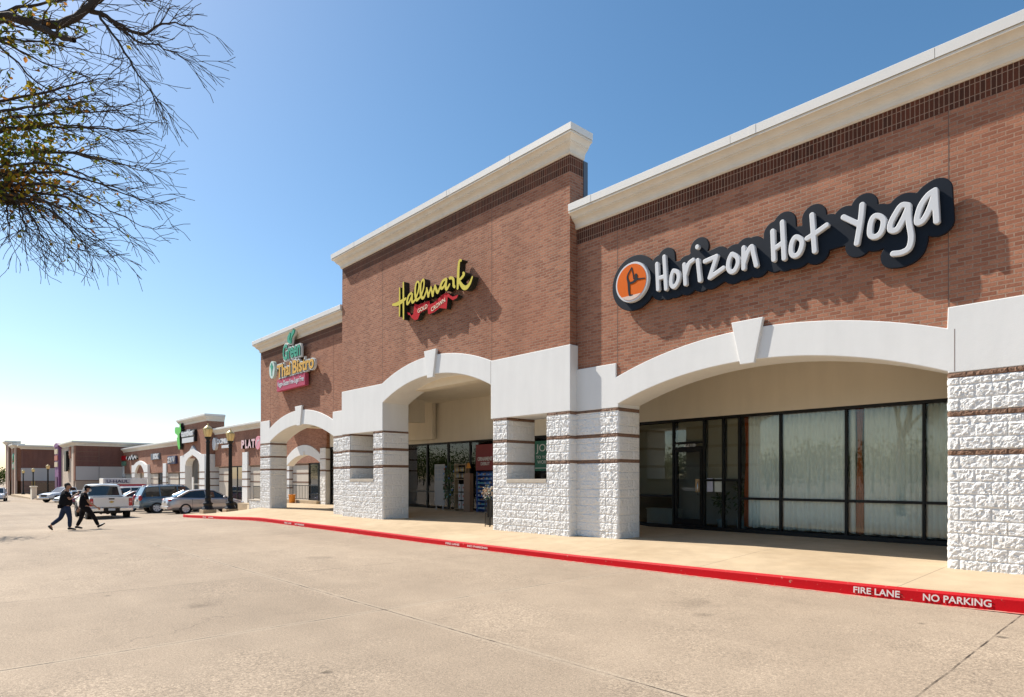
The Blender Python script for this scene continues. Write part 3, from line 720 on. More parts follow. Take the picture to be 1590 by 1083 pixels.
def pier(parent, x0, xw0, xw1, x1, seed, res):
    y0, y1 = 11.655, 12.70; zs = -.03
    b = MB(); hole = [(xw0 - x0, xw1 - x0, zs, 1.70)]
    rock_panel(b, (x0, y0), (1, 0), (0, -1), x1 - x0, -1.47, 1.66, CRS, res, .78, seed, hole)
    rock_panel(b, (x1, y0), (0, 1), (1, 0), y1 - y0, -1.47, 1.66, CRS, res * 1.2, .55, seed + 1)
    rock_panel(b, (xw0, y0), (0, 1), (1, 0), y1 - y0, zs, 1.66, [(z, k) for z, k in CRS if z > zs + .02], res * 1.2, .55, seed + 2)
    i = .012
    for n_, (z, k) in enumerate(CRS):
        z2 = CRS[n_ + 1][0] if n_ + 1 < len(CRS) else -1.47
        if z2 >= zs:
            b.box(x0 + i, xw0 - i, y0 + i, y1, z2, z, k); b.box(xw1 + .002, x1 - i, y0 + i, y1, z2, z, k)
        elif z > zs:
            b.box(x0 + i, xw0 - i, y0 + i, y1, zs, z, k); b.box(xw1 + .002, x1 - i, y0 + i, y1, zs, z, k); b.box(x0 + i, x1 - i, y0 + i, y1, z2, zs, k)
        else: b.box(x0 + i, x1 - i, y0 + i, y1, z2, z, k)
    o = b.build('pillar', [BLOCK, BROWNB], parent)
    s_ = MB(); s_.bbox(xw0 + .004, xw1 - .004, y0 - .035, y1 + .01, zs - .085, zs + .012, .008); s_.build('sill', SILL, o)
pier(T2, -22.355, -21.73, -20.01, -19.40, 21, .026)
pier(T2, -13.53, -12.94, -11.42, -10.63, 31, .022)
b = MB(); b.box(-22.1, -21.7, 12.71, 15.0, 2.28, 3.55); b.build('beam', TAN, T2)
b = MB(); b.box(-22.39, -10.66, 12.32, 12.7, 3.0, 3.0 + .55); b.build('header_wall', TAN, T2)
_before = set(bpy.data.objects)
b = MB(); b.box(-26.6, -12.65, 16.21, 16.4, 1.75, 3.82); b.build('back_wall', TAN, T2)
b = MB(); b.box(-26.1, -10.62, 12.3, 16.4, 3.56, 3.66); b.build('arcade_ceiling', TAN, T2)
SX2 = [-25.4, -23.5, -21.86, -20.28, -18.75, -16.80, -14.9, -13.7, -12.7]
storefront(T2, SX2, 16.23, -1.385, 1.75, {None: [-.50]}, t=.09)
b = MB(); b.box(-25.4, -12.65, 16.35, 23, -1.41, -1.385); b.build('floor', FLOORIN, T2)
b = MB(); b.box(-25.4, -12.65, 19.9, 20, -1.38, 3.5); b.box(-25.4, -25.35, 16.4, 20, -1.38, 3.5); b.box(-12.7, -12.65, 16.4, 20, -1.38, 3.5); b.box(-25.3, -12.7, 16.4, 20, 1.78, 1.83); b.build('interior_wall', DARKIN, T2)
# shop goods seen through the glass, and a modelled tree reflection
REDP = M('red_poster', (.17, .02, .018), .6, .1); GREENP = M('green_poster', (.012, .10, .055), .6, .1); PW = M('poster_lettering', (.52, .50, .44), .6, .04)
p = thing('poster', 'red window poster with cream lettering, beside the blue shelves', 'poster', (-19.45, 16.45, .8))
b = MB(); b.box(-20.12, -18.9, 16.40, 16.41, .32, 1.36); b.build('panel', REDP, p)
text_part('ORNAMENT', 'lettering', (-20.0, -19.08, .70, .86), 16.394, .006, PW, p, .02); text_part('DEBUT', 'lettering', (-19.8, -19.25, .52, .65), 16.394, .006, PW, p, .015)
p = thing('poster', 'green window poster with pale holiday lettering, seen through the right pier window', 'poster', (-15.8, 16.45, .8))
b = MB(); b.box(-16.70, -15.3, 16.40, 16.41, .27, 1.36); b.box(-16.70, -15.3, 16.397, 16.402, .36, .385, 1); b.build('panel', [GREENP, PW], p)
text_part('JOY', 'lettering', (-16.63, -15.85, .89, 1.24), 16.394, .006, PW, p, .0); text_part('TO YOUR', 'lettering', (-16.63, -15.83, .71, .82), 16.394, .006, PW, p, .0); text_part('WORLD', 'lettering', (-16.57, -15.88, .53, .65), 16.394, .006, PW, p, .0)
WOODL = M('shelf_wood', (.26, .18, .10), .6, .2); BLUEM = M('blue_shelf', (.012, .05, .20), .5, .1)
p = thing('display_shelf', 'blue display rack of small goods under the red poster', 'rack', (-19.5, 16.9, -1.385))
b = MB(); b.box(-19.98, -19.90, 16.7, 17.1, -1.36, .27); b.box(-19.0, -18.95, 16.7, 17.1, -1.36, .27); b.box(-19.9, -19, 17.08, 17.1, -1.36, .27); b.build('side_panel', BLUEM, p)
cols = [M('goods_white', (.40, .39, .38), .6), M('goods_blue', (.08, .2, .5), .6), M('goods_teal', (.1, .3, .3), .6), M('goods_red', (.42, .05, .05), .6), M('goods_tan', (.22, .13, .08), .6)]
for k in range(9):
    b = MB(); z = -1.25 + k * .17; b.box(-19.9, -19, 16.68, 17.08, z, z + .015, 1)
    for j in range(9): b.bbox(-19.88 + j * .1, -19.81 + j * .1, 16.72, 16.8, z + .015, z + .06 + .05 * random.random(), .004, random.choice([0, 2, 1, 4]))
    b.build('shelf', cols, p)
p = thing('display_shelf', 'pale wooden rack stacked with white boxes in the shop window', 'rack', (-21.1, 17.0, -1.385))
b = MB()
for x in (-21.5, -20.75): b.box(x, x + .04, 16.75, 17.15, -1.37, .62)
for k in range(4): b.box(-21.46, -20.75, 16.75, 17.15, -1.3 + k * .62, -1.27 + k * .62)
b.build('rack_frame', WOODL, p)
for r_ in range(3):
    for c_ in range(2):
        b = MB(); x = -21.2 + c_ * .26; z = -1.27 + r_ * .36 + (.26 if r_ else 0) * 0; b.bbox(x, x + .17, 16.72, 16.95, z, z + .30, .006); b.ball((x + .085, 16.715, z + .16), (.04, .006, .05), 1, 1); tag(b.build('gift_box', [cols[0], cols[3]]), 'white boxed ornament with a red spot on the wooden rack', 'box', 'white boxes on the wooden rack')
for k in range(14):
    x = -21.42 + (k % 7) * .09; z = .02 + (k // 7) * .26
    b = MB(); b.lathe([(.01, 0), (.03, .02), (.035, .09), (.015, .13), (.02, .17), (.002, .19)], (x, 16.8, z), 8); tag(b.build('figurine', random.choice([cols[0], cols[4], M('goods_gold', (.5, .36, .12), .4)])), 'small pale figurine on top of the wooden rack', 'figurine', 'figurines on the wooden rack')
p = thing('table_lamp', 'table lamp with a bright orange shade in the shop window', 'lamp', (-20.55, 16.8, .35))
b = MB(); b.lathe([(.15, .0), (.05, .22), (.045, .22), (.14, .005)], (-20.55, 16.8, .42), 16); b.build('lamp_shade', M('orange_shade', (.62, .24, .03), .7), p)
b = MB(); b.lathe([(.07, .0), (.06, .02), (.015, .05), (.012, .2), (.012, .3)], (-20.55, 16.8, .2), 12); b.build('lamp_base', cols[4], p)
b = MB(); b.bbox(-20.75, -20.35, 16.6, 17, -1.385, .2, .01); tag(b.build('display_plinth', cols[4]), 'tan display plinth under the orange table lamp', 'plinth')
b = MB(); b.bbox(-23.1, -22.35, 17.0, 17.05, -1.2, .62, .01)
for r_ in range(4):
    for c_ in range(3): b.box(-23.05 + c_ * .24, -22.88 + c_ * .24, 16.99, 17.0, -.1 + r_ * .17, .02 + r_ * .17, 1)
b.box(-23.0, -22.95, 16.98, 17.06, -1.385, -1.2); b.box(-22.5, -22.45, 16.98, 17.06, -1.385, -1.2)
tag(b.build('display_board', [cols[0], M('card_grey', (.3, .32, .36), .6)]), 'white display board of small cards behind the shop glass', 'board')
p = thing('reflected_tree_shape', 'dark tree shape with small balls, standing in for a reflection in the shop window', 'tree', (-22.0, 17.1, -1.385))  # solid leafy shape added in place of a tree reflection on the glass
leafy(p, (-22.0, 17.1, -.25), (.42, .4, .95), 420, .16, LEAF, 44)
b = MB(); b.tube([(-22, 17.1, -1.385), (-22, 17.1, .6)], .03); b.build('trunk', WOODL, p)
for k in range(16):
    b = MB(); a = k * 2.4; b.ball((-22 + .36 * math.cos(a), 17.0 - .3 * abs(math.sin(a)), -1. + k * .1), .045, 0, 1); b.build('ornament', random.choice(cols), p)
# the gift shop front stands a little nearer than first laid out: bring glass, wall and goods forward together
bpy.context.view_layer.update()
for o in [o for o in bpy.data.objects if o not in _before]:
    goods = o.type == 'MESH' and min(v.co.y for v in o.data.vertices) > 16.55 and max(v.co.y for v in o.data.vertices) < 17.9
    o.location = o.location * (15 / 16.2)
    if o.type == 'MESH':
        for v in o.data.vertices:
            if goods: v.co.y = 16.42 + (v.co.y - 16.6) * .5; v.co.x -= .2
            v.co *= 15 / 16.2
# tall dark stand with a spray of flowers by the right pier
p = thing('flower_stand', 'tall black wire stand holding dried flowers beside the right pier', 'flower stand', (-14.25, 12.15, -1.42))
b = MB()
for dx in (-.1, .1):
    for dy in (-.1, .1): b.tube([(-14.25 + dx, 12.15 + dy, -1.42), (-14.25 + dx, 12.15 + dy, -.62)], .012, 6)
for z in (-1.36, -1.0, -.63):
    b.tube([(-14.35, 12.05, z), (-14.15, 12.05, z), (-14.15, 12.25, z), (-14.35, 12.25, z), (-14.35, 12.05, z)], .01, 6)
for k in range(5): b.tube([(-14.35 + .05 * k, 12.05, -1.36), (-14.35 + .05 * k, 12.05, -.63)], .006, 5)
b.build('frame', BLACK, p)
b = MB(); b.lathe([(.085, 0), (.095, .5), (.1, .52), (.085, .52)], (-14.25, 12.15, -1.14), 14); b.build('vase', BLACK, p)
leafy(p, (-14.29, 12.15, -.42), (.24, .2, .24), 130, .1, [M('dried_flower', (.35, .22, .14), .9, .3), M('pale_flower', (.55, .5, .42), .9, .2), LEAF[0]], 3, 'flowers')

# ================================================================== corner restaurant
T3 = thing('shop_building', 'corner brick shop under the green and yellow sign, left of the tallest shop', 'shop', (-27, 13, -1.42))
b = MB()
b.prism([(-31.18, 2.5), (-30.05, 2.5)] + arc(-26.82, -5.8, 8.45, -30.04, -23.58) + [(-23.57, 2.4), (-22.43, 2.4), (-22.43, 5.72), (-31.18, 5.72)], Yb, Yb + .42); b.build('brick_wall', BRICK, T3)
soldier(T3, [(-31.177, 12.33), (-31.177, Yb + .004), (-22.43, Yb + .004)], 5.722, 6.10)
make_cornice(T3, [(-31.18, 12.33), (-31.18, Yb), (-22.45, Yb)], 6.10, .39, .165, .30, .5, [-30.3, -28.2, -25.4, -23.4])
b = MB(); b.box(-31.0, -22.45, 12.3, 40, 5.5, 6.1); b.box(-31, -25, 19, 40, -1.3, 5.5); b.build('roof', bpy.data.materials['roof_membrane'], T3)
poly = [(-29.93, 1.67), (-31.15, 1.67), (-31.15, 2.74), (-30.01, 2.74)] + arc(-26.83, -5.58, 8.55, -30.0, -23.62) + [(-23.6, 2.65), (-22.40, 2.65), (-22.40, 1.67), (-23.55, 1.67)] + arc(-26.81, -6.03, 8.37, -23.56, -29.93)
b = MB(); b.prism(poly, Yw, 12.71); soft(b.build('arch_surround', WHITE, T3), .015)
keystone(T3, -26.69, Yw, 2.29, 3.14, .33, .70)
control_joint(T3, -30.0, Yb, 2.76, 5.7); control_joint(T3, -23.6, Yb, 2.7, 5.7)
pillar('pillar', T3, -31.15, -29.93, 11.895, 12.69, .03, 41, True, True)
pillar('pillar', T3, -23.55, -22.37, 11.895, 12.69, .03, 45, False, True)
b = MB(); b.box(-31.55, -22.2, 15.72, 15.9, 1.66, 3.4); b.box(-31.5, -30.8, 12.34, 15.7, 2.6, 3.4); b.box(-30.8, -22.4, 12.345, 12.7, 2.7, 3.4); b.build('header_wall', TAN, T3)
b = MB(); b.box(-31.15, -22.2, 12.34, 16.2, 3.41, 3.5); b.box(-36.6, -31.15, 14.6, 16.2, 3.41, 3.5); b.build('arcade_ceiling', TAN, T3)
storefront(T3, [-31.5, -30.0, -28.5, -27, -25.5, -25.0], 15.72, -1.39, 1.66, {None: [-.5]})
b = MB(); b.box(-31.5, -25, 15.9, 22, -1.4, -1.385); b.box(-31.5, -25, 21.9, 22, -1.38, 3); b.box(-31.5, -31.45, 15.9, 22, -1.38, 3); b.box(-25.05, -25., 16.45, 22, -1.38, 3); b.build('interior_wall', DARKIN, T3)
# lower side bay seen through the arch
b = MB(); b.prism([(-36.8, 1.2)] + arc(-34.35, -2.0, 3.72, -36.6, -32.1) + [(-31.6, 1.67), (-31.6, 4.2), (-36.8, 4.2)], 15.56, 15.9); b.build('side_bay_brick', BRICK, T3)
b = MB(); b.prism([(-36.6, .96)] + arc(-34.35, -2.2, 4.07, -36.6, -32.2) + arc(-34.3, -3.4, 4.71, -32.2, -36.6), 15.5, 15.95); soft(b.build('side_bay_arch', WHITE, T3), .012)
keystone(T3, -34.3, 15.5, 1.27, 1.5, .2, .25)
pillar('pillar', T3, -32.25, -31.58, 15.5, 15.9, .05, 51, False, False)
b = MB(); b.bbox(-36.8, -32.25, 15.3, 15.6, -1.46, -1.22, .01); b.build('ledge', WALK, T3)
def railing(parent, x0, x1, y, z0, z1, step=.13):
    b = MB()
    b.bbox(x0, x1, y - .02, y + .02, z1 - .04, z1, .004); b.bbox(x0, x1, y - .015, y + .015, z0 + .06, z0 + .09, .004)
    n = int((x1 - x0) / step)
    for i in range(n + 1):
        x = x0 + .02 + (x1 - x0 - .04) * i / n; b.box(x - .011, x + .011, y - .009, y + .009, z0 if i in (0, n) else z0 + .09, z1 - .04)
    return b.build('railing', BLACK, parent)
railing(T3, -36.7, -32.3, 15.45, -1.22, -.38, .2)
wl = thing('low_wall', 'low rough block wall with a black railing against the corner shop pillar', 'wall', (-32, 12.1, -1.6))
b = MB(); rock_panel(b, (-32.75, 11.95), (1, 0), (0, -1), 1.58, -1.75, -1.11, [(-1.11 - .203 * k, 0) for k in range(4)], .03, 1., 61); b.box(-32.74, -31.17, 11.965, 12.25, -1.78, -1.112); b.build('block', [BLOCK], wl)
b = MB(); b.bbox(-32.8, -31.16, 11.91, 12.28, -1.108, -1.06, .008); b.build('cap', SILL, wl)
railing(wl, -32.6, -31.2, 12.1, -1.06, -.38, .12)
b = MB(); b.lathe([(.13, 0), (.15, .02), (.19, .46), (.20, .48), (.2, .52), (.17, .52), (.15, .3)], (-34.9, 15.1, -1.43), 18); tag(b.build('planter_pot', M('orange_pot', (.72, .25, .02), .5)), 'bright orange pot by the railing under the arch', 'pot')

# ================================================================== long low strip beyond
T4 = thing('shop_row', 'long low brick shop row with a taller gabled entrance bay in its middle', 'shops', (-70, 20, -2.3))
YS = 19.0
def strip_section(x0, x1, zc, zbk, zg, pil, wins):
    b = MB(); b.box(x0, x1, YS, YS + .5, zbk, zc); b.build('brick_wall', BRICKFAR, T4)
    b = MB(); b.box(x0, x1, YS - .02, YS + .3, zbk - .09, zbk); b.build('brick_ledge', BRICKFAR, T4)
    make_cornice(T4, [(x0, YS), (x1, YS)], zc, .40, .13, .32, .4)
    b = MB(); b.box(x0, x1, YS + 1.5, YS + 1.7, zg, zbk); b.box(x0, x1, YS + .3, YS + 1.6, zbk - .08, zbk); b.build('recess_wall', BLOCKTAN, T4)
    for xa, xb, tp in pil:
        b = MB(); b.bbox(xa, xb, YS - .12, YS + .35, zbk - .02, tp, .02); b.build('pilaster_cap', WHITE, T4)
        b = MB(); z = zbk - .02; k = 0
        while z > zg - .05:
            b.box(xa, xb, YS - .13, YS + .3, max(zg - .1, z - .52), z, 0); b.box(xa - .01, xb + .01, YS - .14, YS + .3, z - .61, z - .52, 1); z -= .61; k += 1
            if k == 3: b.box(xa, xb, YS - .13, YS + .3, zg - .1, z, 0); break
        b.build('pilaster', [BLOCK, BROWNB], T4)
    for xa, xb, kind in wins:
        if kind == 'w':
            f = MB()
            for x in np.linspace(xa, xb, 3 if xb - xa > 1.6 else 2): f.box(x - .05, x + .05, YS + .15, YS + .25, zg, zbk - .1)
            f.box(xa, xb, YS + .15, YS + .25, zbk - .2, zbk - .1); f.box(xa, xb, YS + .15, YS + .25, zg + .85, zg + .93); f.box(xa, xb, YS + .15, YS + .25, zg, zg + .1)
            fo = f.build('window', FRAME, T4); p = MB(); p.box(xa + .05, xb - .05, YS + .19, YS + .21, zg + .1, zbk - .2); p.build('pane', CARGLASS, fo)
        else:
            b = MB(); z = zbk - .1; k = 0
            b.box(xa, xb, YS + .1, YS + .9, zg - .1, zbk - .08, 0)
            for k in range(3): b.box(xa - .01, xb + .01, YS + .085, YS + .9, zbk - .13 - .61 * k - .09, zbk - .13 - .61 * k, 1)
            b.build('block_panel', [BLOCKTAN, BROWNB], T4)
strip_section(-60.4, -36.4, 3.90, 1.13, -1.98, [(-53.33, -52.19, 2.11), (-45.2, -44.1, 2.11), (-38.6, -37.4, 2.11)],
              [(-59.6, -57.2, 'b'), (-57.2, -53.4, 'w'), (-52.1, -49.0, 'b'), (-49.0, -45.3, 'w'), (-44, -41.5, 'b'), (-41.5, -38.7, 'w')])
strip_section(-97.6, -69.4, 3.38, .72, -2.45, [(-77.35, -76.07, 1.62), (-97.4, -96.5, 1.6)],
              [(-96.4, -93.5, 'b'), (-93.5, -91.4, 'w'), (-83.3, -80.2, 'b'), (-80.2, -77.45, 'w'), (-76, -72.2, 'b'), (-72.2, -69.5, 'w')])
b = MB(); b.box(-97.5, -36.5, YS + 1.7, 40, -2.5, 3.2); b.build('roof', bpy.data.materials['roof_membrane'], T4)
b = MB(); b.prism([(-91.3, -2.5), (-91.3, 1.62), (-90.2, 1.62), (-88.9, 1.95), (-87.4, 2.12), (-85.9, 1.95), (-84.6, 1.62), (-83.4, 1.62), (-83.4, -2.5), (-85.0, -2.5), (-85.0, .62)] + arc(-87.35, -1.5, 3.16, -85.0, -89.7, 12) + [(-89.7, -2.5)], YS - .25, YS + .4); b.build('entry_arch', WHITE, T4)
b = MB(); b.box(-89.7, -86.6, YS + .5, YS + .7, -2.45, 1.7); b.build('recess_panel', BLOCKTAN, T4); b = MB(); b.box(-86.6, -85, YS + .5, YS + .6, -2.45, 1.2); b.build('window', CARGLASS, T4)
b = MB()
for xa in (-91.3, -85.0):
    for k in range(3): b.box(xa + .003, xa + 1.6 - .003, YS - .26, YS - .24, .62 - .61 * k, .71 - .61 * k)
b.build('brown_stripe', BROWNB, T4)
# taller bay
b = MB(); b.box(-69.0, -60.7, 18.4, 19.9, 1.9, 5.16); b.build('tower_brick', BRICKFAR, T4)
make_cornice(T4, [(-69.0, 19.9), (-69.0, 18.4), (-60.7, 18.4), (-60.7, 19.9)], 5.16, .48, .15, .28, .3)
poly = [(-68.5, -2.4), (-68.5, 2.18), (-67.4, 2.22), (-66.4, 2.42), (-65.4, 2.62), (-64.75, 3.0), (-64.55, 3.08), (-64.35, 3.0), (-63.7, 2.62), (-62.9, 2.42), (-62.2, 2.22), (-60.9, 2.18), (-60.9, -2.4), (-62.4, -2.4), (-62.4, 1.2), (-62.7, 1.62), (-63.4, 1.95), (-64.55, 2.2), (-65.7, 1.95), (-66.5, 1.62), (-66.8, 1.2), (-66.8, -2.4)]
b = MB(); b.prism(poly, 18.25, 18.9); b.build('tower_arch', WHITE, T4)
b = MB(); b.box(-60.9, -60.6, 18.3, 19.9, -2.2, 2.17); b.build('tower_side', WHITE, T4)
b = MB(); b.box(-69.3, -68.5, 18.5, 21, -2.4, 1.9); b.build('tower_side', WHITE, T4)
b = MB(); b.box(-66.8, -62.4, 19.4, 19.6, -2.4, 2.4); b.build('recess_panel', BLOCKTAN, T4)
b = MB(); b.box(-62.9, -62.42, 18.95, 19.4, -2.4, .7); b.build('window', CARGLASS, T4)
b = MB()
for k in range(3):
    z = .62 - .61 * k
    for xa, xb in ((-68.5, -66.8), (-62.4, -60.9)): b.box(xa + .003, xb - .003, 18.236, 18.27, z - .09, z)
    b.box(-60.62, -60.586, 18.3, 19.88, z - .09, z); b.box(-66.79, -62.41, 19.385, 19.41, z - .09, z)
b.build('brown_stripe', BROWNB, T4)
b = MB(); b.box(-64.1, -63.75, 18.1, 18.2, -1.2, .1); b.box(-64.1, -63.75, 18.2, 19.4, -.6, -.5); tag(b.build('blade_sign', COPING), 'small white panel sign under the gabled entrance bay', 'sign')
# walkway of the strip
b = MB(); V = []
for x in np.arange(-100, -35.9, 4.):
    z = lerp_tab(x, [-100, -70, -60, -45, -36], [-2.5, -2.4, -2.1, -1.96, -1.95]); V += [(x, 15.7, z - .4), (x, 15.72, z), (x, 21, z)]
n_ = len(V) // 3
b.add(V, [(3 * i + k, 3 * i + 3 + k, 3 * i + 4 + k, 3 * i + 1 + k) for i in range(n_ - 1) for k in (0, 1)]); structure(b.build('shop_row_pavement', WALK))

# ================================================================== projecting wing and the far anchor store
T5 = thing('store_building', 'two tone brick store with cream base, its blank side wall facing the camera', 'store', (-105, 20, -2.95))
GREYCREAM = M('grey_cream_stucco', (.50, .45, .42), .9, .06, .6)  # one grey cream base colour for the stucco bands of both far stores
b = MB(); b.box(-113, -97, 13.74, 45, 1.52, 4.15); b.build('brick_wall', BRICKDARK, T5)
b = MB()
b.box(-113.02, -96.98, 13.72, 45, -.28, 1.52); b.build('stucco_band', GREYCREAM, T5)
b = MB(); b.box(-113, -97, 13.74, 45, -3.1, -.28); b.build('block_base', M('buff_block', (.42, .30, .22), .9, .12, 5), T5)
b = MB()
for z in (2.2, 2.8, 3.4): b.box(-97.0, -96.985, 13.76, 16.2, z, z + .05)
b.box(-97, -96.96, 13.7, 30, -.33, -.23); b.box(-112.9, -97, 13.7, 13.74, -.33, -.23); b.build('brown_stripe', BROWNB, T5)
b = MB(); b.box(-97.0, -96.98, 16.2, 16.26, -.2, 4.15); b.build('control_joint', JOINT, T5)
make_cornice(T5, [(-113, 13.74), (-97, 13.74), (-97, 45)], 4.15, .45, .14, .5, .4)
b = MB(); b.box(-112, -97.3, 14, 44.5, 4.4, 4.6); b.build('roof', bpy.data.materials['roof_membrane'], T5)
b = MB(); b.box(-112.6, -98, 13.6, 13.73, -3, 4.1); b.build('front_panel', M('buff_front', (.56, .44, .34), .9, .1), T5)
b = MB(); b.box(-97.7, -97.0, 13.60, 13.735, -.3, 4.14); b.box(-101, -99.6, 13.5, 13.6, 2.6, 4.1); b.build('brick_pier', BRICKFAR, T5)
p = tag(MB().bbox(-102.6, -100.9, 13.2, 13.45, .9, 3.6, .05).bbox(-102.3, -101.2, 13.45, 13.62, 1.5, 3.0, .02).build('wall_sign', [BLACK]), 'dark wall sign on the front of the two tone brick store', 'sign')
PURPLE = M('purple_paint', (.20, .075, .20), .7, .08); PURPD = M('purple_dark', (.09, .015, .075), .6)
p = thing('entrance_tower', 'purple painted entrance tower with stacked cream panels', 'tower', (-111, 13, -3))
b = MB(); b.box(-111.2, -107.9, 13.25, 13.9, -3.1, 4.4); b.build('shaft', PURPLE, p)
b = MB(); b.prism([(-111.4, 4.4), (-107.7, 4.4), (-107.7, 4.6), (-108.3, 4.85), (-109.5, 4.95), (-110.8, 4.85), (-111.4, 4.6)], 13.15, 14.0); b.build('cap', PURPLE, p)
for k in range(3): b = MB(); b.box(-111.0, -108.1, 13.15, 13.26, 1.6 + k * .9, 2.3 + k * .9); b.build('panel', [M('tower_panel_red', (.42, .12, .07), .7) if k == 1 else M('tower_panel', (.55, .44, .30), .7)], p)
b = MB(); b.box(-110.4, -108.6, 13.15, 13.26, -3, .2); b.build('doorway', PURPD, p)
T6 = thing('store_building', 'tall brick corner store far left with stepped cornices and a tree behind', 'store', (-165, 20, -3.4))
b = MB(); b.box(-175, -156, 13.4, 60, 2.0, 5.7); b.build('brick_wall', BRICKDARK, T6)
b = MB(); b.box(-175.03, -155.97, 13.37, 60, -.55, 2.0); b.build('stucco_band', GREYCREAM, T6)
b = MB(); b.box(-175, -156, 13.4, 60, -3.7, -.55); b.build('block_base', M('brown_block_base', (.26, .15, .11), .9, .15, 3), T6)
make_cornice(T6, [(-175, 13.4), (-156, 13.4), (-156, 60)], 5.7, .6, .2, .7, .4)
b = MB(); b.box(-174, -157, 14, 59, 5.9, 6.3); b.build('roof', bpy.data.materials['roof_membrane'], T6)
for k, (xa, xb, yf, top) in enumerate(((-165.5, -158.5, 12.7, 6.0), (-171.3, -166.3, 12.15, 6.9))):
    b = MB(); b.box(xa, xb, yf, 13.4, -.5, top); b.build('bay_brick', BRICKFAR, T6)
    b = MB()
    for q in (xa, xb - 1.2): b.box(q, q + 1.2, yf - .25, yf + .1, -3.7, top)
    b.build('bay_pilaster', M('buff_pilaster', (.60, .46, .37), .9, .1), T6)
    make_cornice(T6, [(xa, 14), (xa, yf - .25), (xb, yf - .25), (xb, 14)], top, .6, .2, .5, .4)
    b = MB(); b.box(xa + 1.2, xb - 1.2, yf, 13.4, -3.6, -.5); b.build('bay_opening', M('warm_recess', (.28, .14, .07), .8), T6)
b = MB(); b.box(-156.05, -155.94, 15.6, 20.5, -3.4, -.8); b.build('window', CARGLASS, T6)
b = MB(); b.box(-156.0, -155.9, 14.8, 15.4, -3.4, -.6); b.build('side_door', M('ochre_door', (.5, .3, .1), .6), T6)
b = MB()
for z in (-.6, -1.6, -2.4): b.box(-156.02, -155.95, 13.4, 59, z, z + .1); 
b.build('brown_stripe', BROWNB, T6)
p = thing('wall_sign', 'green logo sign with white lettering strokes on the far corner store', 'sign', (-162.5, 12.3, 3))
b = MB(); b.ball((-162.0, 12.5, 4.2), (1.5, .2, .9), 0, 2); b.bbox(-163.5, -160.5, 12.45, 12.68, 1.8, 3.2, .03, 0); b.build('sign_panel', [M('sign_green', (.03, .22, .12), .5)], p)
b = MB(); [b.box(-163.3 + .5 * k, -163.0 + .5 * k, 12.38, 12.45, 2.1, 2.9) for k in range(6)]; b.build('lettering', PW, p)
b = MB(); b.box(-150, -112, 11.2, 13.6, -3.6, -2.93); b.add([], []); structure(b.build('store_pavement', WALK))
lw = tag(MB().bbox(-117.2, -115.4, 11.0, 11.6, -3.3, -1.3, .03).bbox(-117.3, -115.3, 10.9, 11.7, -1.29, -1.15, .02).build('wall_stub', TAN), 'short pale end wall beside the far pavement lamps', 'wall')
YL=[[(-8.104,4.658),(-8.075,4.1)],[(-7.918,4.768),(-7.872,4.068)],[(-8.082,4.338),(-7.896,4.339)],[(-7.669,4.404),(-7.58,4.349),(-7.559,4.229),(-7.61,4.113),(-7.684,4.065),(-7.744,4.143),(-7.738,4.297),(-7.699,4.395),(-7.669,4.404)],[(-7.425,4.476),(-7.396,4.064)],[(-7.396,4.267),(-7.318,4.462),(-7.212,4.519)],[(-7.105,4.484),(-7.057,4.062)],[(-7.119,4.769),(-7.116,4.758)],[(-6.943,4.423),(-6.68,4.461)],[(-6.68,4.461),(-6.834,4.065)],[(-6.834,4.065),(-6.534,4.188)],[(-6.327,4.406),(-6.237,4.323),(-6.225,4.202),(-6.288,4.087),(-6.365,4.07),(-6.425,4.156),(-6.417,4.298),(-6.365,4.404),(-6.327,4.406)],[(-6.104,4.477),(-6.104,4.078)],[(-6.099,4.17),(-6.024,4.362),(-5.938,4.456),(-5.902,4.307),(-5.848,4.073)],[(-5.528,4.635),(-5.505,4.096)],[(-5.344,4.75),(-5.31,4.069)],[(-5.505,4.289),(-5.321,4.374)],[(-5.064,4.392),(-4.988,4.315),(-4.988,4.206),(-5.042,4.089),(-5.126,4.066),(-5.179,4.147),(-5.17,4.299),(-5.119,4.392),(-5.064,4.392)],[(-4.805,4.719),(-4.759,4.058)],[(-4.891,4.321),(-4.742,4.377),(-4.554,4.462)],[(-4.272,4.518),(-4.038,4.33)],[(-3.972,4.638),(-3.996,4.389),(-4.058,4.006)],[(-3.719,4.37),(-3.646,4.284),(-3.665,4.129),(-3.729,4.047),(-3.812,4.05),(-3.853,4.123),(-3.84,4.281),(-3.793,4.379),(-3.719,4.37)],[(-3.284,4.409),(-3.379,4.439),(-3.467,4.329),(-3.538,4.192),(-3.538,4.083),(-3.449,4.067),(-3.362,4.198),(-3.292,4.353)],[(-3.284,4.409),(-3.275,4.153),(-3.241,3.89),(-3.275,3.724),(-3.379,3.673),(-3.503,3.686)],[(-2.914,4.529),(-3.005,4.483),(-3.105,4.352),(-3.156,4.175),(-3.147,4.085),(-3.071,4.111),(-2.988,4.258),(-2.914,4.481)],[(-2.914,4.529),(-2.903,4.288),(-2.89,4.037)]]
FIG=[[(-8.76,4.731),(-8.878,4.568),(-8.844,4.396),(-8.827,4.174),(-8.81,4.121),(-8.743,4.117)],[(-8.76,4.731),(-8.737,4.644),(-8.716,4.557),(-8.703,4.473)],[(-8.844,4.396),(-8.727,4.397),(-8.643,4.445),(-8.643,4.513)],[(-8.643,4.445),(-8.544,4.431),(-8.407,4.418)],[(-8.643,4.54),(-8.633,4.522)]]
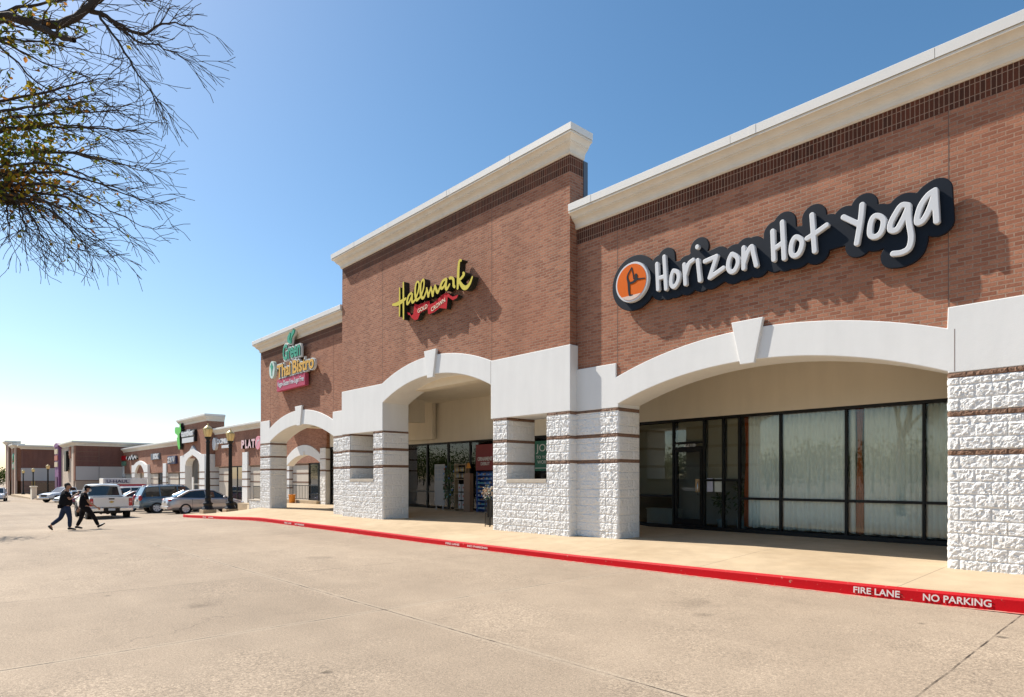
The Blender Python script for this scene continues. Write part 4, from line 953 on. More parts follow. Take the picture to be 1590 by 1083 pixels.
HL=[[(-17.943,6.238,1),(-17.943,5.782,1.4),(-17.952,5.34,1)],[(-17.721,6.365,1.3),(-17.716,5.786,1.8),(-17.711,5.201,1.2)],[(-18.369,5.786,1),(-18.131,5.756,2.6),(-17.85,5.775,3),(-17.574,5.827,1.2)],[(-17.251,5.937,1.2),(-17.394,5.893,1.5),(-17.493,5.74,1.9),(-17.484,5.633,1.6),(-17.358,5.687,1.2),(-17.193,5.876,1.3)],[(-17.207,5.878,1.5),(-17.215,5.683,2),(-17.162,5.622,1.5),(-17.039,5.671,1)],[(-17.039,5.671,1),(-16.865,5.903,1.2),(-16.814,6.136,1),(-16.909,6.218,1),(-17.004,6.13,1.4),(-17.039,5.892,2),(-16.974,5.67,2),(-16.865,5.659,1.3),(-16.694,5.733,1)],[(-16.694,5.733,1),(-16.575,5.937,1.2),(-16.541,6.146,1),(-16.6,6.213,1),(-16.715,6.113,1.4),(-16.737,5.851,2),(-16.66,5.665,2),(-16.545,5.653,1.3),(-16.399,5.85,1)],[(-16.399,5.898,1.2),(-16.307,5.639,2.1)],[(-16.307,5.644,1.1),(-16.171,5.877,1.2)],[(-16.171,5.872,1.3),(-16.077,5.614,2.1)],[(-16.077,5.626,1.1),(-15.956,5.883,1.2)],[(-15.956,5.883,1.3),(-15.859,5.685,2.2),(-15.795,5.66,1.5),(-15.668,5.831,1)],[(-15.387,5.957,1.2),(-15.55,5.932,1.6),(-15.668,5.807,2.1),(-15.609,5.724,1.8),(-15.492,5.768,1.3),(-15.372,5.914,1.2)],[(-15.372,5.926,1.4),(-15.414,5.727,2.1),(-15.356,5.646,1.6),(-15.222,5.754,1)],[(-15.222,5.948,1.2),(-15.165,5.947,1.2)],[(-15.211,5.934,1.3),(-15.108,5.922,1.5),(-15.033,5.848,2),(-15.022,5.686,2),(-14.977,5.63,1.5)],[(-14.663,6.327,1),(-14.747,6.322,1.4),(-14.791,6.107,2.2),(-14.809,5.819,2.4),(-14.828,5.557,1.6)],[(-14.565,5.941,1.2),(-14.536,5.889,2),(-14.644,5.814,1.6),(-14.773,5.776,1.2)],[(-14.773,5.776,1.3),(-14.663,5.628,2.4),(-14.536,5.51,3),(-14.392,5.489,2.6),(-14.25,5.579,1.8),(-14.152,5.722,0.8)]]
RIB=[(-17.576,5.392),(-17.418,5.337),(-17.329,5.233),(-17.218,5.261),(-17.151,5.582),(-16.955,5.505),(-16.319,5.509),(-16.31,5.388),(-16.072,5.399),(-15.652,5.547),(-15.437,5.571),(-15.341,5.516),(-15.131,5.379),(-14.869,5.381),(-14.925,5.302),(-15.131,5.276),(-15.379,5.432),(-15.437,5.085),(-15.652,5.139),(-15.791,5.178),(-16.072,5.103),(-16.319,5.09),(-16.402,5.123),(-16.41,5.264),(-16.633,5.247),(-16.825,5.223),(-16.955,5.052),(-17.129,5.047),(-17.306,5.154),(-17.396,5.258),(-17.531,5.308)]
# ================================================================== signs
SIGNW = M('sign_letter_white', (.60, .61, .63), .45, .04); ORNG = M('sign_orange', (.66, .125, .006), .6, .05, 3, 0, 1, 0, 0, .12)
s1 = thing('wall_sign', 'dark cloud shaped sign with white handwritten letters and an orange disc', 'sign', (-5.8, 11.8, 4.4))
back = [[(x, z, .215) for x, z in st] for st in YL]
back += [[(-8.0, 4.35, .3), (-6.0, 4.27, .25), (-4.2, 4.32, .27), (-2.95, 4.3, .2)], [(-8.5, 4.4, .3), (-8.0, 4.35, .28)]]
th = [(-8.772 + .37 * math.cos(a), 4.414 + .37 * math.sin(a), .25) for a in np.linspace(0, 2 * math.pi, 25)]
back += [th, [(-8.772, 4.414, .45)]]
solid_from_loops('backer', sdf_contours(back, .018, smooth=True), 11.755, .045, NAVY, s1, .008)
b = MB()
for x, z in ((-8.7, 4.4), (-6.9, 4.3), (-5.1, 4.3), (-3.2, 4.2)): b.box(x - .04, x + .04, 11.81, 11.93, z - .1, z + .1)
b.build('bracket', BLACK, s1)
# one part per letter: strokes grouped
groups = [[0, 1, 2], [3], [4, 5], [6, 7], [8, 9, 10], [11], [12, 13], [14, 15, 16], [17], [18, 19], [20, 21], [22], [23, 24], [25, 26]]
for g_ in groups:
    st = [[(x, z, .046) for x, z in YL[i]] for i in g_]
    solid_from_loops('letter', sdf_contours(st, .009), 11.665, .055, SIGNW, s1, .012)
b = MB()
for x, z in ((-8.0, 4.3), (-7.65, 4.2), (-7.4, 4.3), (-7.08, 4.3), (-6.8, 4.2), (-6.4, 4.1), (-6.1, 4.3), (-5.5, 4.3), (-5.32, 4.4), (-5.15, 4.2), (-4.78, 4.4), (-4.0, 4.3), (-3.85, 4.2), (-3.27, 4.2), (-2.9, 4.3), (-7.117, 4.76)): b.box(x - .012, x + .012, 11.73, 11.77, z - .012, z + .012)
b.build('standoff', BLACK, s1)
b = MB(); b.lathe([(.44, 0), (.45, .02), (.45, .09)], (-8.772, 11.66, 4.414), 56, 0, 'y', False); disc = b.build('disc_rim', SIGNW, s1)
b = MB(); b.lathe([(.402, 0), (.402, .02)], (-8.772, 11.654, 4.414), 56, 0, 'y', False); b.build('disc_face', ORNG, disc)
fg = [[(x - .0, z, (.02 if i == 0 else .014)) for x, z in st] for i, st in enumerate(FIG)]
fg[0] = [(x, z, r) for (x, z), r in zip(FIG[0], (.012, .017, .029, .024, .016, .013))]
fg[2] = [(x, z, r) for (x, z), r in zip(FIG[2], (.026, .026, .038, .03))]; fg[3] = [(x, z, r) for (x, z), r in zip(FIG[3], (.026, .017, .010))]; fg[4] = [(x, z, .034) for x, z in FIG[4]]
solid_from_loops('figure', sdf_contours(fg, .008), 11.646, .006, NAVY, disc, 0)
b = MB(); b.prism([(-8.772 + .400 * math.sin(a), 4.414 - .400 * math.cos(a)) for a in np.linspace(-.72, .72, 17)], 11.648, 11.653); b.build('disc_base', M('pale_sign_base', (.62, .48, .40), .6), disc)

YEL = M('sign_yellow', (.60, .50, .07), .6, .06, 3, 0, 1, 0, 0, .15); DKG = M('sign_return_dark', (.012, .014, .008), .6)
s2 = thing('wall_sign', 'yellow script sign over a red ribbon on the tallest shop', 'sign', (-16.2, 11.5, 5.6))
stk = [[(x, z, .018 + r * .0165) for x, z, r in st] for st in HL]
solid_from_loops('script_lettering', sdf_contours(stk, .008), 11.40, .22, [YEL, DKG], s2, 0)
REDS = M('sign_red', (.46, .006, .012), .6, .06, 3, 0, 1, 0, 0, .12)
def rib(poly): return [poly]
solid_from_loops('ribbon', [RIB], 11.45, .17, [REDS, DKG], s2, 0)
def letters_on_line(txt, x0, z0, x1, z1, h, y, mat, parent):
    o = text_part(txt, 'lettering', (0, math.hypot(x1 - x0, z1 - z0), -h / 2, h / 2), y, .008, mat, parent, .012)
    a = math.atan2(z1 - z0, x1 - x0); me = o.data
    for v in me.vertices:
        x, z = v.co.x, v.co.z; v.co.x = x0 + x * math.cos(a) - z * math.sin(a); v.co.z = z0 + x * math.sin(a) + z * math.cos(a)
CRM = M('sign_cream', (.72, .62, .45), .5)
letters_on_line('GOLD', -16.96, 5.30, -16.42, 5.37, .13, 11.441, CRM, s2); letters_on_line('CROWN', -16.22, 5.20, -15.50, 5.37, .13, 11.441, CRM, s2)

GRN = M('sign_green_face', (.022, .30, .16), .4, .06); OUTL = M('sign_outline', (.62, .62, .58), .5, .04); YEL2 = M('sign_amber', (.66, .35, .02), .45, .05); ROSE = M('sign_rose', (.46, .075, .13), .6, .05, 3, 0, 1, 0, 0, .15)
s3 = thing('wall_sign', 'green and yellow restaurant sign with a rose panel beneath', 'sign', (-27, 11.8, 5))
def outlined(txt, fit, y, face, ob, grow, parent, dep=.09):
    x0, x1, z0, z1 = fit
    text_part(txt, 'letter_outline', (x0 - grow, x1 + grow, z0 - grow, z1 + grow), y + .03, dep, OUTL, parent, ob)
    text_part(txt, 'letter_face', fit, y, .04, [face, DKG], parent, .03)
outlined('Green', (-27.85, -26.05, 5.22, 5.92), 11.62, GRN, .085, .07, s3)
outlined('Thai', (-28.48, -27.02, 4.52, 5.10), 11.62, YEL2, .085, .06, s3); outlined('Bistro', (-26.82, -24.75, 4.52, 5.10), 11.62, YEL2, .085, .06, s3)
leafs = [[(-27.1, 5.93, .05), (-27.25, 6.1, .12), (-27.1, 6.3, .06)], [(-27.0, 5.9, .03), (-26.95, 6.15, .05), (-26.75, 6.35, .10), (-26.65, 6.42, .03)]]
solid_from_loops('leaf_outline', sdf_contours([[(x, z, r + .05) for x, z, r in st] for st in leafs], .012), 11.66, .08, OUTL, s3)
solid_from_loops('leaf', sdf_contours(leafs, .012), 11.62, .04, GRN, s3)
b = MB(); V = [(-29.07 + .30 * math.cos(a), 4.98 + .40 * math.sin(a)) for a in np.linspace(0, 2 * math.pi, 33)[:-1]]; b.prism(V, 11.62, 11.76); ov = b.build('oval', [M('sign_pale', (.55, .68, .62), .5)], s3)
solid_from_loops('oval_motif', sdf_contours([[(-29.07, 4.72, .02), (-29.08, 4.95, .03), (-29.17, 5.15, .05)], [(-29.08, 4.9, .03), (-28.98, 5.12, .06)], [(-29.08, 5.1, .03), (-29.07, 5.25, .05)]], .01), 11.605, .012, GRN, ov)
b = MB(); b.bbox(-28.6, -25.66, 11.66, 11.83, 3.93, 4.46, .012); bx = b.build('panel', ROSE, s3)
text_part('Vegan-Gluten Free-Sugar Free', 'lettering', (-28.5, -25.76, 4.05, 4.35), 11.648, .01, SIGNW, bx, .012)
b = MB()
for x, z in ((-27.2, 5.6), (-26.6, 5.6), (-28, 4.8), (-26.5, 4.8), (-25.2, 4.8), (-29.07, 5), (-28, 4.2), (-26.2, 4.2)): b.box(x - .05, x + .05, 11.74, 11.925, z - .06, z + .06)
b.build('bracket', BLACK, s3)
# low strip signs
LIME = M('sign_lime', (.10, .55, .06), .5, .05)
p = thing('wall_sign', 'lime green tumbling figure sign with white lettering on a dark panel', 'sign', (-66, 18.2, 4))
solid_from_loops('green_figure', sdf_contours([[(-69.2, 4.75, .33), (-68.4, 4.6, .36), (-67.7, 4.75, .3)], [(-67.75, 4.7, .2), (-67.7, 5.2, .16)], [(-68.3, 4.6, .34), (-68.2, 3.8, .32), (-68.05, 3.1, .3)], [(-68.7, 3.9, .12), (-68.4, 3.2, .15)]], .04), 18.05, .3, [LIME, DKG], p)
b = MB(); b.bbox(-67.5, -63.5, 18.15, 18.38, 3.45, 4.55, .02); b.build('panel', BLACK, p)
text_part('tumbles', 'lettering', (-67.4, -63.7, 3.98, 4.62), 18.05, .1, SIGNW, p, .04)
b = MB(); b.bbox(-67.2, -63.6, 18.08, 18.15, 3.38, 3.85, .02); b.build('white_board', SIGNW, p)
p = thing('wall_sign', 'white oval sign with white doughnut shop lettering', 'sign', (-58, 18.9, 3.2))
b = MB(); V = [(-59.95 + .48 * math.cos(a), 3.06 + .56 * math.sin(a)) for a in np.linspace(0, 2 * math.pi, 33)[:-1]]; b.prism(V, 18.75, 18.99); b.build('oval', M('sign_grey_white', (.66, .67, .68), .5), p)
text_part('DONUTS', 'lettering', (-59.2, -55.6, 3.0, 3.45), 18.78, .2, SIGNW, p, .04)
b = MB(); b.bbox(-58.1, -56.0, 18.8, 18.99, 2.6, 2.86, .02); b.build('small_panel', SIGNW, p)
p = thing('wall_sign', 'pink letter sign ending in a round pink disc', 'sign', (-51, 18.9, 2.7))
PINKS = M('sign_pink', (.72, .28, .34), .5, .05)
for ch, a, c in (('P', -53.3, -52.65), ('L', -52.45, -51.95), ('A', -51.9, -51.15), ('T', -51.1, -50.4)): text_part(ch, 'letter', (a, c, 2.4, 3.1), 18.8, .17, [M('sign_pale_pink', (.75, .5, .52), .5), DKG], p, .05)
b = MB(); b.lathe([(.52, 0), (.52, .16)], (-49.8, 18.8, 2.75), 28, 0, 'y', False); b.build('disc', PINKS, p)
solid_from_loops('disc_stroke', sdf_contours([[(-50.1, 2.55, .04), (-49.8, 2.9, .05), (-49.5, 2.95, .04)]], .02), 18.79, .01, SIGNW, p)
p = thing('wall_sign', 'dark navy sign with white strokes left of the gabled bay', 'sign', (-73.6, 18.9, 2))
b = MB(); b.bbox(-75.1, -72.1, 18.78, 18.99, 1.5, 2.35, .02); b.build('panel', M('sign_navy', (.02, .025, .09), .5), p)
solid_from_loops('lettering', sdf_contours([[(-74.7, 2.1, .07), (-74.1, 2.15, .07), (-74.7, 1.7, .07), (-74.1, 1.75, .07)], [(-73.8, 1.7, .07), (-73.6, 2.1, .07), (-73.3, 1.75, .07)], [(-73.0, 2.2, .07), (-72.6, 1.8, .07), (-72.4, 2.2, .07)]], .03), 18.7, .08, SIGNW, p)
p = thing('wall_sign', 'grey and white boxed letter sign midway along the low shop row', 'sign', (-80.5, 18.9, 2.4))
b = MB(); b.bbox(-82.4, -78.7, 18.85, 18.99, 2.1, 2.8, .02); b.build('panel', M('sign_slate', (.12, .14, .17), .5), p)
text_part('BOX', 'lettering', (-80.9, -78.8, 2.15, 2.75), 18.76, .09, SIGNW, p, .06)
p = thing('wall_sign', 'red and green sign at the far end of the low shop row', 'sign', (-96, 18.9, 2.3))
b = MB(); b.bbox(-97.5, -95.2, 18.75, 18.99, 2.35, 2.95, .05); b.build('red_lettering', REDS, p); b = MB(); b.bbox(-97.3, -95.3, 18.75, 18.99, 1.65, 2.2, .03); b.build('green_board', M('sign_dull_green', (.12, .25, .17), .6), p)
p = thing('wall_sign', 'white script sign near the far end of the low shop row', 'sign', (-91.5, 18.9, 2.5))
solid_from_loops('lettering', sdf_contours([[(-94.2, 2.55, .14), (-94.1, 2.7, .12)], [(-93, 2.4, .12), (-92.3, 2.7, .12), (-91.9, 2.4, .12), (-91.2, 2.85, .12), (-90.6, 2.4, .12), (-89.8, 2.7, .12), (-89.0, 2.45, .12)]], .04), 18.75, .24, [SIGNW, DKG], p)

# kerb lettering
KW = M('stencil_white', (.70, .62, .58), .7, .12, 30)
def kerb_text(txt, x0, x1, z0, z1, parent):
    return text_part(txt, 'lettering', (x0, x1, z0, z1), 9.592, .003, KW, parent, .018)
def kerb_words(xa, xb, xc, xd, lab):
    zc = lambda x: z_curb(x)
    p = thing('kerb_marking', lab, 'kerb lettering', ((xa + xd) / 2, 9.592, zc(xb) - .1), 0, 'fire lane words on the red kerb')
    for txt, a, c in (('FIRE LANE', xa, xb), ('NO PARKING', xc, xd)):
        o = kerb_text(txt, a, c, -.142, -.038, p)
        for v in o.data.vertices:
            x = v.co.x; z = v.co.z; lo, hi = z_lot(x, 9.6) + .0, z_curb(x) - .03; t = (z + .142) / .104
            v.co.z = lo + .04 + t * (hi - lo - .055); v.co.y += .012 * (v.co.z - (lo - .12)) / (hi + .03 - lo + .12) - .004
kerb_words(-3.38, -2.80, -2.53, -1.80, 'white FIRE LANE and NO PARKING stencil on the nearest stretch of red kerb')
kerb_words(-12.98, -12.42, -12.10, -11.35, 'white FIRE LANE and NO PARKING stencil on the red kerb before the right pier')
kerb_words(-22.85, -22.25, -21.95, -21.2, 'faded FIRE LANE and NO PARKING stencil on the kerb before the corner shop')
kerb_words(-32.3, -31.8, -31.45, -30.8, 'small FIRE LANE and NO PARKING stencil on the kerb under the near lamps')

# ================================================================== street lamps
GLOBE = NT('amber_globe'); GLOBE.col(GLOBE.mix(GLOBE.noise(GLOBE.obj(), 9, 3), (.70, .50, .18), (.82, .66, .34))); GLOBE.b.inputs['Roughness'].default_value = .35; GLOBE.b.inputs['Subsurface Weight'].default_value = .0; GLOBE = GLOBE.mat
CONC = M('lamp_plinth_concrete', (.42, .31, .20), .9, .15, 5, .3, 40)
def lamp_proto():
    t = empty('street_lamp')
    b = MB(); b.bbox(-.33, .33, -.33, .33, -.25, .22, .02); b.build('plinth', CONC, t, False)
    b = MB(); b.lathe([(.30, .22), (.30, .27), (.26, .30), (.22, .40), (.20, .46), (.25, .50), (.25, .55), (.17, .60), (.14, .72), (.15, .78), (.16, .82), (.125, .86), (.115, .95)], (0, 0, 0), 20); b.build('base', BLACK, t, False)
    b = MB(); V = []
    for z, r in ((.93, .115), (3.72, .085)):
        for k in range(24):
            a = 2 * math.pi * k / 24; q = r * (1.0 if k % 2 else .86); V.append((q * math.cos(a), q * math.sin(a), z))
    b.add(V, [(k, (k + 1) % 24, 24 + (k + 1) % 24, 24 + k) for k in range(24)])
    b.lathe([(.085, 3.70), (.11, 3.74), (.11, 3.78), (.08, 3.82), (.10, 3.92), (.15, 3.98), (.165, 4.03), (.12, 4.04)], (0, 0, 0), 20); b.build('pole', BLACK, t, False)
    b = MB(); b.lathe([(.12, 4.03), (.155, 4.06), (.20, 4.20), (.235, 4.38), (.24, 4.44), (.225, 4.47), (.17, 4.55), (.10, 4.60), (.05, 4.64), (.03, 4.68), (.035, 4.71), (.012, 4.76)], (0, 0, 0), 16); g = b.build('lantern', GLOBE, t, False)
    b = MB()
    for k in range(8):
        a = math.pi * k / 4; pts = [(r * math.cos(a), r * math.sin(a), z) for r, z in ((.15, 4.05), (.205, 4.20), (.24, 4.38), (.245, 4.44))]; b.tube(pts, .008, 5)
    b.lathe([(.243, 4.43), (.248, 4.45), (.238, 4.47)], (0, 0, 0), 16)
    b.build('lantern_rib', M('lamp_rib', (.50, .36, .14), .5), g, False)
    return t
LP = lamp_proto()
spots = [((-36.3, 11.05, -1.90), 'black street lamp with amber globe, left of the two near the silver sedan', 1.), ((-36.85, 12.4, -1.92), 'black street lamp with amber globe, right of the pair near the corner shop', .97),
         ((-145.9, 12.65, -3.2), 'far black street lamp before the tall corner store', 1.), ((-137.5, 13.3, -3.1), 'far black street lamp behind the pale wall stub', 1.02), ((-114, 12.75, -2.95), 'black street lamp nearest the purple entrance tower', 1.04)]
for i, (l, lab, sc) in enumerate(spots):
    o = LP if i == 0 else copy_tree(LP); o.location = l; o.scale = (1.02 * sc,) * 3; tag(o, lab, 'street lamp', 'street lamps on the pavement')

# ================================================================== vehicles (local x = forward, y = left, z up from the road)
def ring(x, zb, zs, zt, w_, wt):
    h = zs - zb
    half = [(0, zb), (w_ * .80, zb), (w_ * .96, zb + .06), (w_ * 1.0, zb + .34 * h), (w_ * .995, zb + .62 * h), (w_ * .955, zs - .03), (w_ * .91, zs), (wt, zt), (wt * .5, zt + .012), (0, zt + .018)]
    return [(x, y, z) for y, z in half] + [(x, -y, z) for y, z in half[-2:0:-1]]
def wheel(parent, x, y, r, wd, alloy=True):
    side = 1 if y > 0 else -1
    t = MB(); t.lathe([(r * .66, -wd / 2), (r * .93, -wd / 2), (r, -wd * .32), (r, wd * .32), (r * .93, wd / 2), (r * .66, wd / 2)], (x, y, r), 24, 0, 'y', True, False); to = t.build('wheel', RUBBER, parent, False)
    b = MB(); f = y + side * wd * .46
    b.lathe([(r * .68, 0), (r * .64, .012 * -side), (r * .55, .03 * -side)], (x, f, r), 24, 0, 'y', True, False)
    b.lathe([(r * .56, 0), (r * .56, .004)], (x, f - side * .05, r), 24, 1, 'y', False)
    for k in range(7):
        a = 2 * math.pi * k / 7; c, s_ = math.cos(a), math.sin(a)
        q = [(r * .10, -.04), (r * .66, -.06), (r * .66, .06), (r * .10, .04)]
        b.add([(x + c * u - s_ * v, f - side * .012, r + s_ * u + c * v) for u, v in q] + [(x + c * u - s_ * v, f - side * .045, r + s_ * u + c * v) for u, v in q], [(0, 1, 2, 3), (0, 4, 5, 1), (1, 5, 6, 2), (2, 6, 7, 3), (3, 7, 4, 0)], 0)
    b.lathe([(r * .15, -.02), (r * .15, .02)], (x, f, r), 12, 0, 'y', False)
    b.build('rim', [ALLOY, BLACK], to, False)
    a = MB(); n = 22; R = r * 1.17
    a.lathe([(R, -.004), (R, .004)], (x, y + side * wd * .30 * 0 + side * (wd * .5 - .018), r + .015), 28, 0, 'y', False)
    return to
def greenhouse(t, st, pm, pillars):
    """st: (x, z base, z roof, half base, half roof)"""
    b = MB(); rings = []
    for x, zb, zr, wb, wr in st: rings.append([(x, wb, zb), (x, wr, zr), (x, wr * .5, zr + .012), (x, -wr * .5, zr + .012), (x, -wr, zr), (x, -wb, zb)])
    b.loft(rings, 0, False); b.build('window', CARGLASS, t, False)
    roof = [s for s in st if s[2] - s[1] > .30]
    b = MB(); rings = []
    for x, zb, zr, wb, wr in roof: rings.append([(x, wr + .012, zr - .03), (x, wr + .012, zr + .012), (x, wr * .6, zr + .035), (x, 0, zr + .042), (x, -wr * .6, zr + .035), (x, -wr - .012, zr + .012), (x, -wr - .012, zr - .03)])
    b.loft(rings, 0, True); b.build('roof', pm, t, False)
    for (xa, za, wa), (xb_, zb_, wb_), r in pillars:
        for s_ in (1, -1): b = MB(); b.tube([(xa, s_ * (wa + .006), za), ((xa + xb_) / 2, s_ * ((wa + wb_) / 2 + .012), (za + zb_) / 2 + .01), (xb_, s_ * (wb_ + .006), zb_)], r, 6); b.build('window_post', pm, t, False)
def car(name, label, cat, loc, rz, kind, color, group='cars parked in the lot', metallic=.0, plate=True):
    t = thing(name, label, cat, loc, rz, group); pm = paint('car_paint', color, metallic)
    if kind == 'sedan':
        st = [(-2.30, .42, .66, .70, .60, .50), (-2.26, .30, .80, .86, .76, .62), (-2.1, .26, .92, .99, .84, .68), (-1.75, .22, .96, 1.03, .88, .72), (-1.35, .20, .95, 1.01, .895, .74), (-.4, .19, .93, .98, .90, .76), (.5, .19, .92, .96, .90, .76), (1.1, .19, .90, .96, .895, .74), (1.35, .20, .84, .93, .885, .70), (1.85, .22, .74, .83, .85, .62), (2.15, .26, .63, .70, .77, .5), (2.30, .34, .50, .54, .62, .40)]
        gh = [(-1.92, 1.02, 1.03, .66, .62), (-1.15, .97, 1.36, .765, .60), (-.75, .95, 1.42, .775, .585), (-.1, .94, 1.455, .78, .585), (.35, .94, 1.43, .78, .58), (1.22, .94, .955, .72, .66)]
        pl = [((-1.75, 1.02, .68), (-1.05, 1.39, .60), .06), ((-.12, .95, .78), (-.2, 1.45, .59), .035), ((1.2, .95, .72), (.35, 1.43, .59), .035)]; wx, wr, hw = (-1.33, 1.37), .325, .79
        tl = (-2.13, .84, .62); hl = (2.08, .62, .62)
    elif kind == 'suv':
        st = [(-2.35, .50, .86, .92, .72, .66), (-2.32, .42, 1.0, 1.06, .86, .76), (-2.1, .36, 1.05, 1.10, .92, .80), (-1.3, .30, 1.06, 1.10, .945, .82), (0, .29, 1.05, 1.09, .95, .82), (1.0, .29, 1.03, 1.08, .945, .80), (1.3, .30, 1.0, 1.07, .94, .78), (2.0, .34, .92, 1.0, .90, .70), (2.28, .40, .76, .84, .82, .6), (2.36, .48, .62, .66, .7, .5)]
        gh = [(-2.28, 1.06, 1.08, .80, .78), (-2.0, 1.06, 1.66, .83, .70), (-1.6, 1.06, 1.71, .84, .70), (-.3, 1.05, 1.745, .845, .70), (.35, 1.04, 1.71, .84, .69), (1.15, 1.04, 1.06, .78, .72)]
        pl = [((-2.25, 1.08, .80), (-1.98, 1.66, .70), .06), ((-1.15, 1.06, .84), (-1.2, 1.72, .70), .045), ((-.1, 1.05, .845), (-.15, 1.73, .70), .04), ((1.12, 1.06, .78), (.35, 1.71, .69), .04)]; wx, wr, hw = (-1.38, 1.42), .36, .83
        tl = (-2.28, .98, .72); hl = (2.2, .82, .68)
    b = MB(); b.loft([ring(*s) for s in st]); body = b.build('body', pm, t, False)
    sd = body.modifiers.new('s', 'SUBSURF'); sd.levels = 1; sd.render_levels = 1
    greenhouse(t, gh, pm, pl)
    for x in wx:
        for s_ in (1, -1):                                   # dark wheel wells
            b = MB(); b.lathe([(wr * 1.16, -.06), (wr * 1.16, .06)], (x, s_ * (hw + .012), wr + .02), 26, 0, 'y', False); b.build('wheel_well', BLACK, t, False)
    for x in wx:
        for s_ in (1, -1): wheel(t, x, s_ * (hw + .01), wr, .20)
    for s_ in (1, -1):
        b = MB(); x, z, y = tl; b.ball((x - .02, s_ * (y + .03), z), (.12, .17, .085 if kind == 'sedan' else .19), 0, 2); b.build('taillight', REDLENS, t, False)
        b = MB(); x, z, y = hl; b.ball((x - .02, s_ * y, z), (.16, .18, .08), 0, 2); b.build('headlight', LAMPLENS, t, False)
        b = MB(); zz = gh[-1][1]; b.ball((.88, s_ * (.98 if kind == 'suv' else .94), zz + .06), (.07, .11, .07)); b.tube([(.9, s_ * .80, zz + .01), (.88, s_ * .92, zz + .04)], .02, 5); b.build('wing_mirror', pm, t, False)
        b = MB()
        for x in (-.72, .28): b.bbox(x, x + .2, s_ * (hw + .10) - .015, s_ * (hw + .10) + .015, st[4][2] - .12, st[4][2] - .085, .005)
        b.build('door_handle', CHROME if kind == 'suv' else pm, t, False)
        b = MB()                                             # shut lines
        for x in (-.95, .06, 1.02): b.box(x - .006, x + .006, s_ * (hw + .095) - .012, s_ * (hw + .095) + .013, .32, st[4][2] - .05)
        b.build('door_gap', BLACK, t, False)
    bm_ = pm if kind == 'sedan' else M('bumper_grey', (.10, .12, .14), .5)
    b = MB(); b.bbox(st[0][0] - .035, st[0][0] + .25, -.80, .80, .30, .50, .04); b.build('rear_bumper', bm_, t, False)
    b = MB(); b.bbox(st[-1][0] - .22, st[-1][0] + .03, -.76, .76, .28, .44, .04); b.build('front_bumper', bm_, t, False)
    b = MB(); b.box(st[-1][0] - .05, st[-1][0] + .04, -.42, .42, .45, .56); b.build('grille', BLACK, t, False)
    if plate:
        z = .80 if kind == 'suv' else .72; b = MB(); b.box(st[0][0] - .05, st[0][0] + .06, -.16, .16, z - .04, z + .08); b.build('licence_plate', PLATE, t, False)
    if kind == 'suv':
        for s_ in (1, -1): b = MB(); b.tube([(-1.9, s_ * .60, 1.71), (-1.7, s_ * .60, 1.80), (.1, s_ * .60, 1.82), (.3, s_ * .60, 1.74)], .022, 6); b.build('roof_rail', CHROME, t, False)
    return t
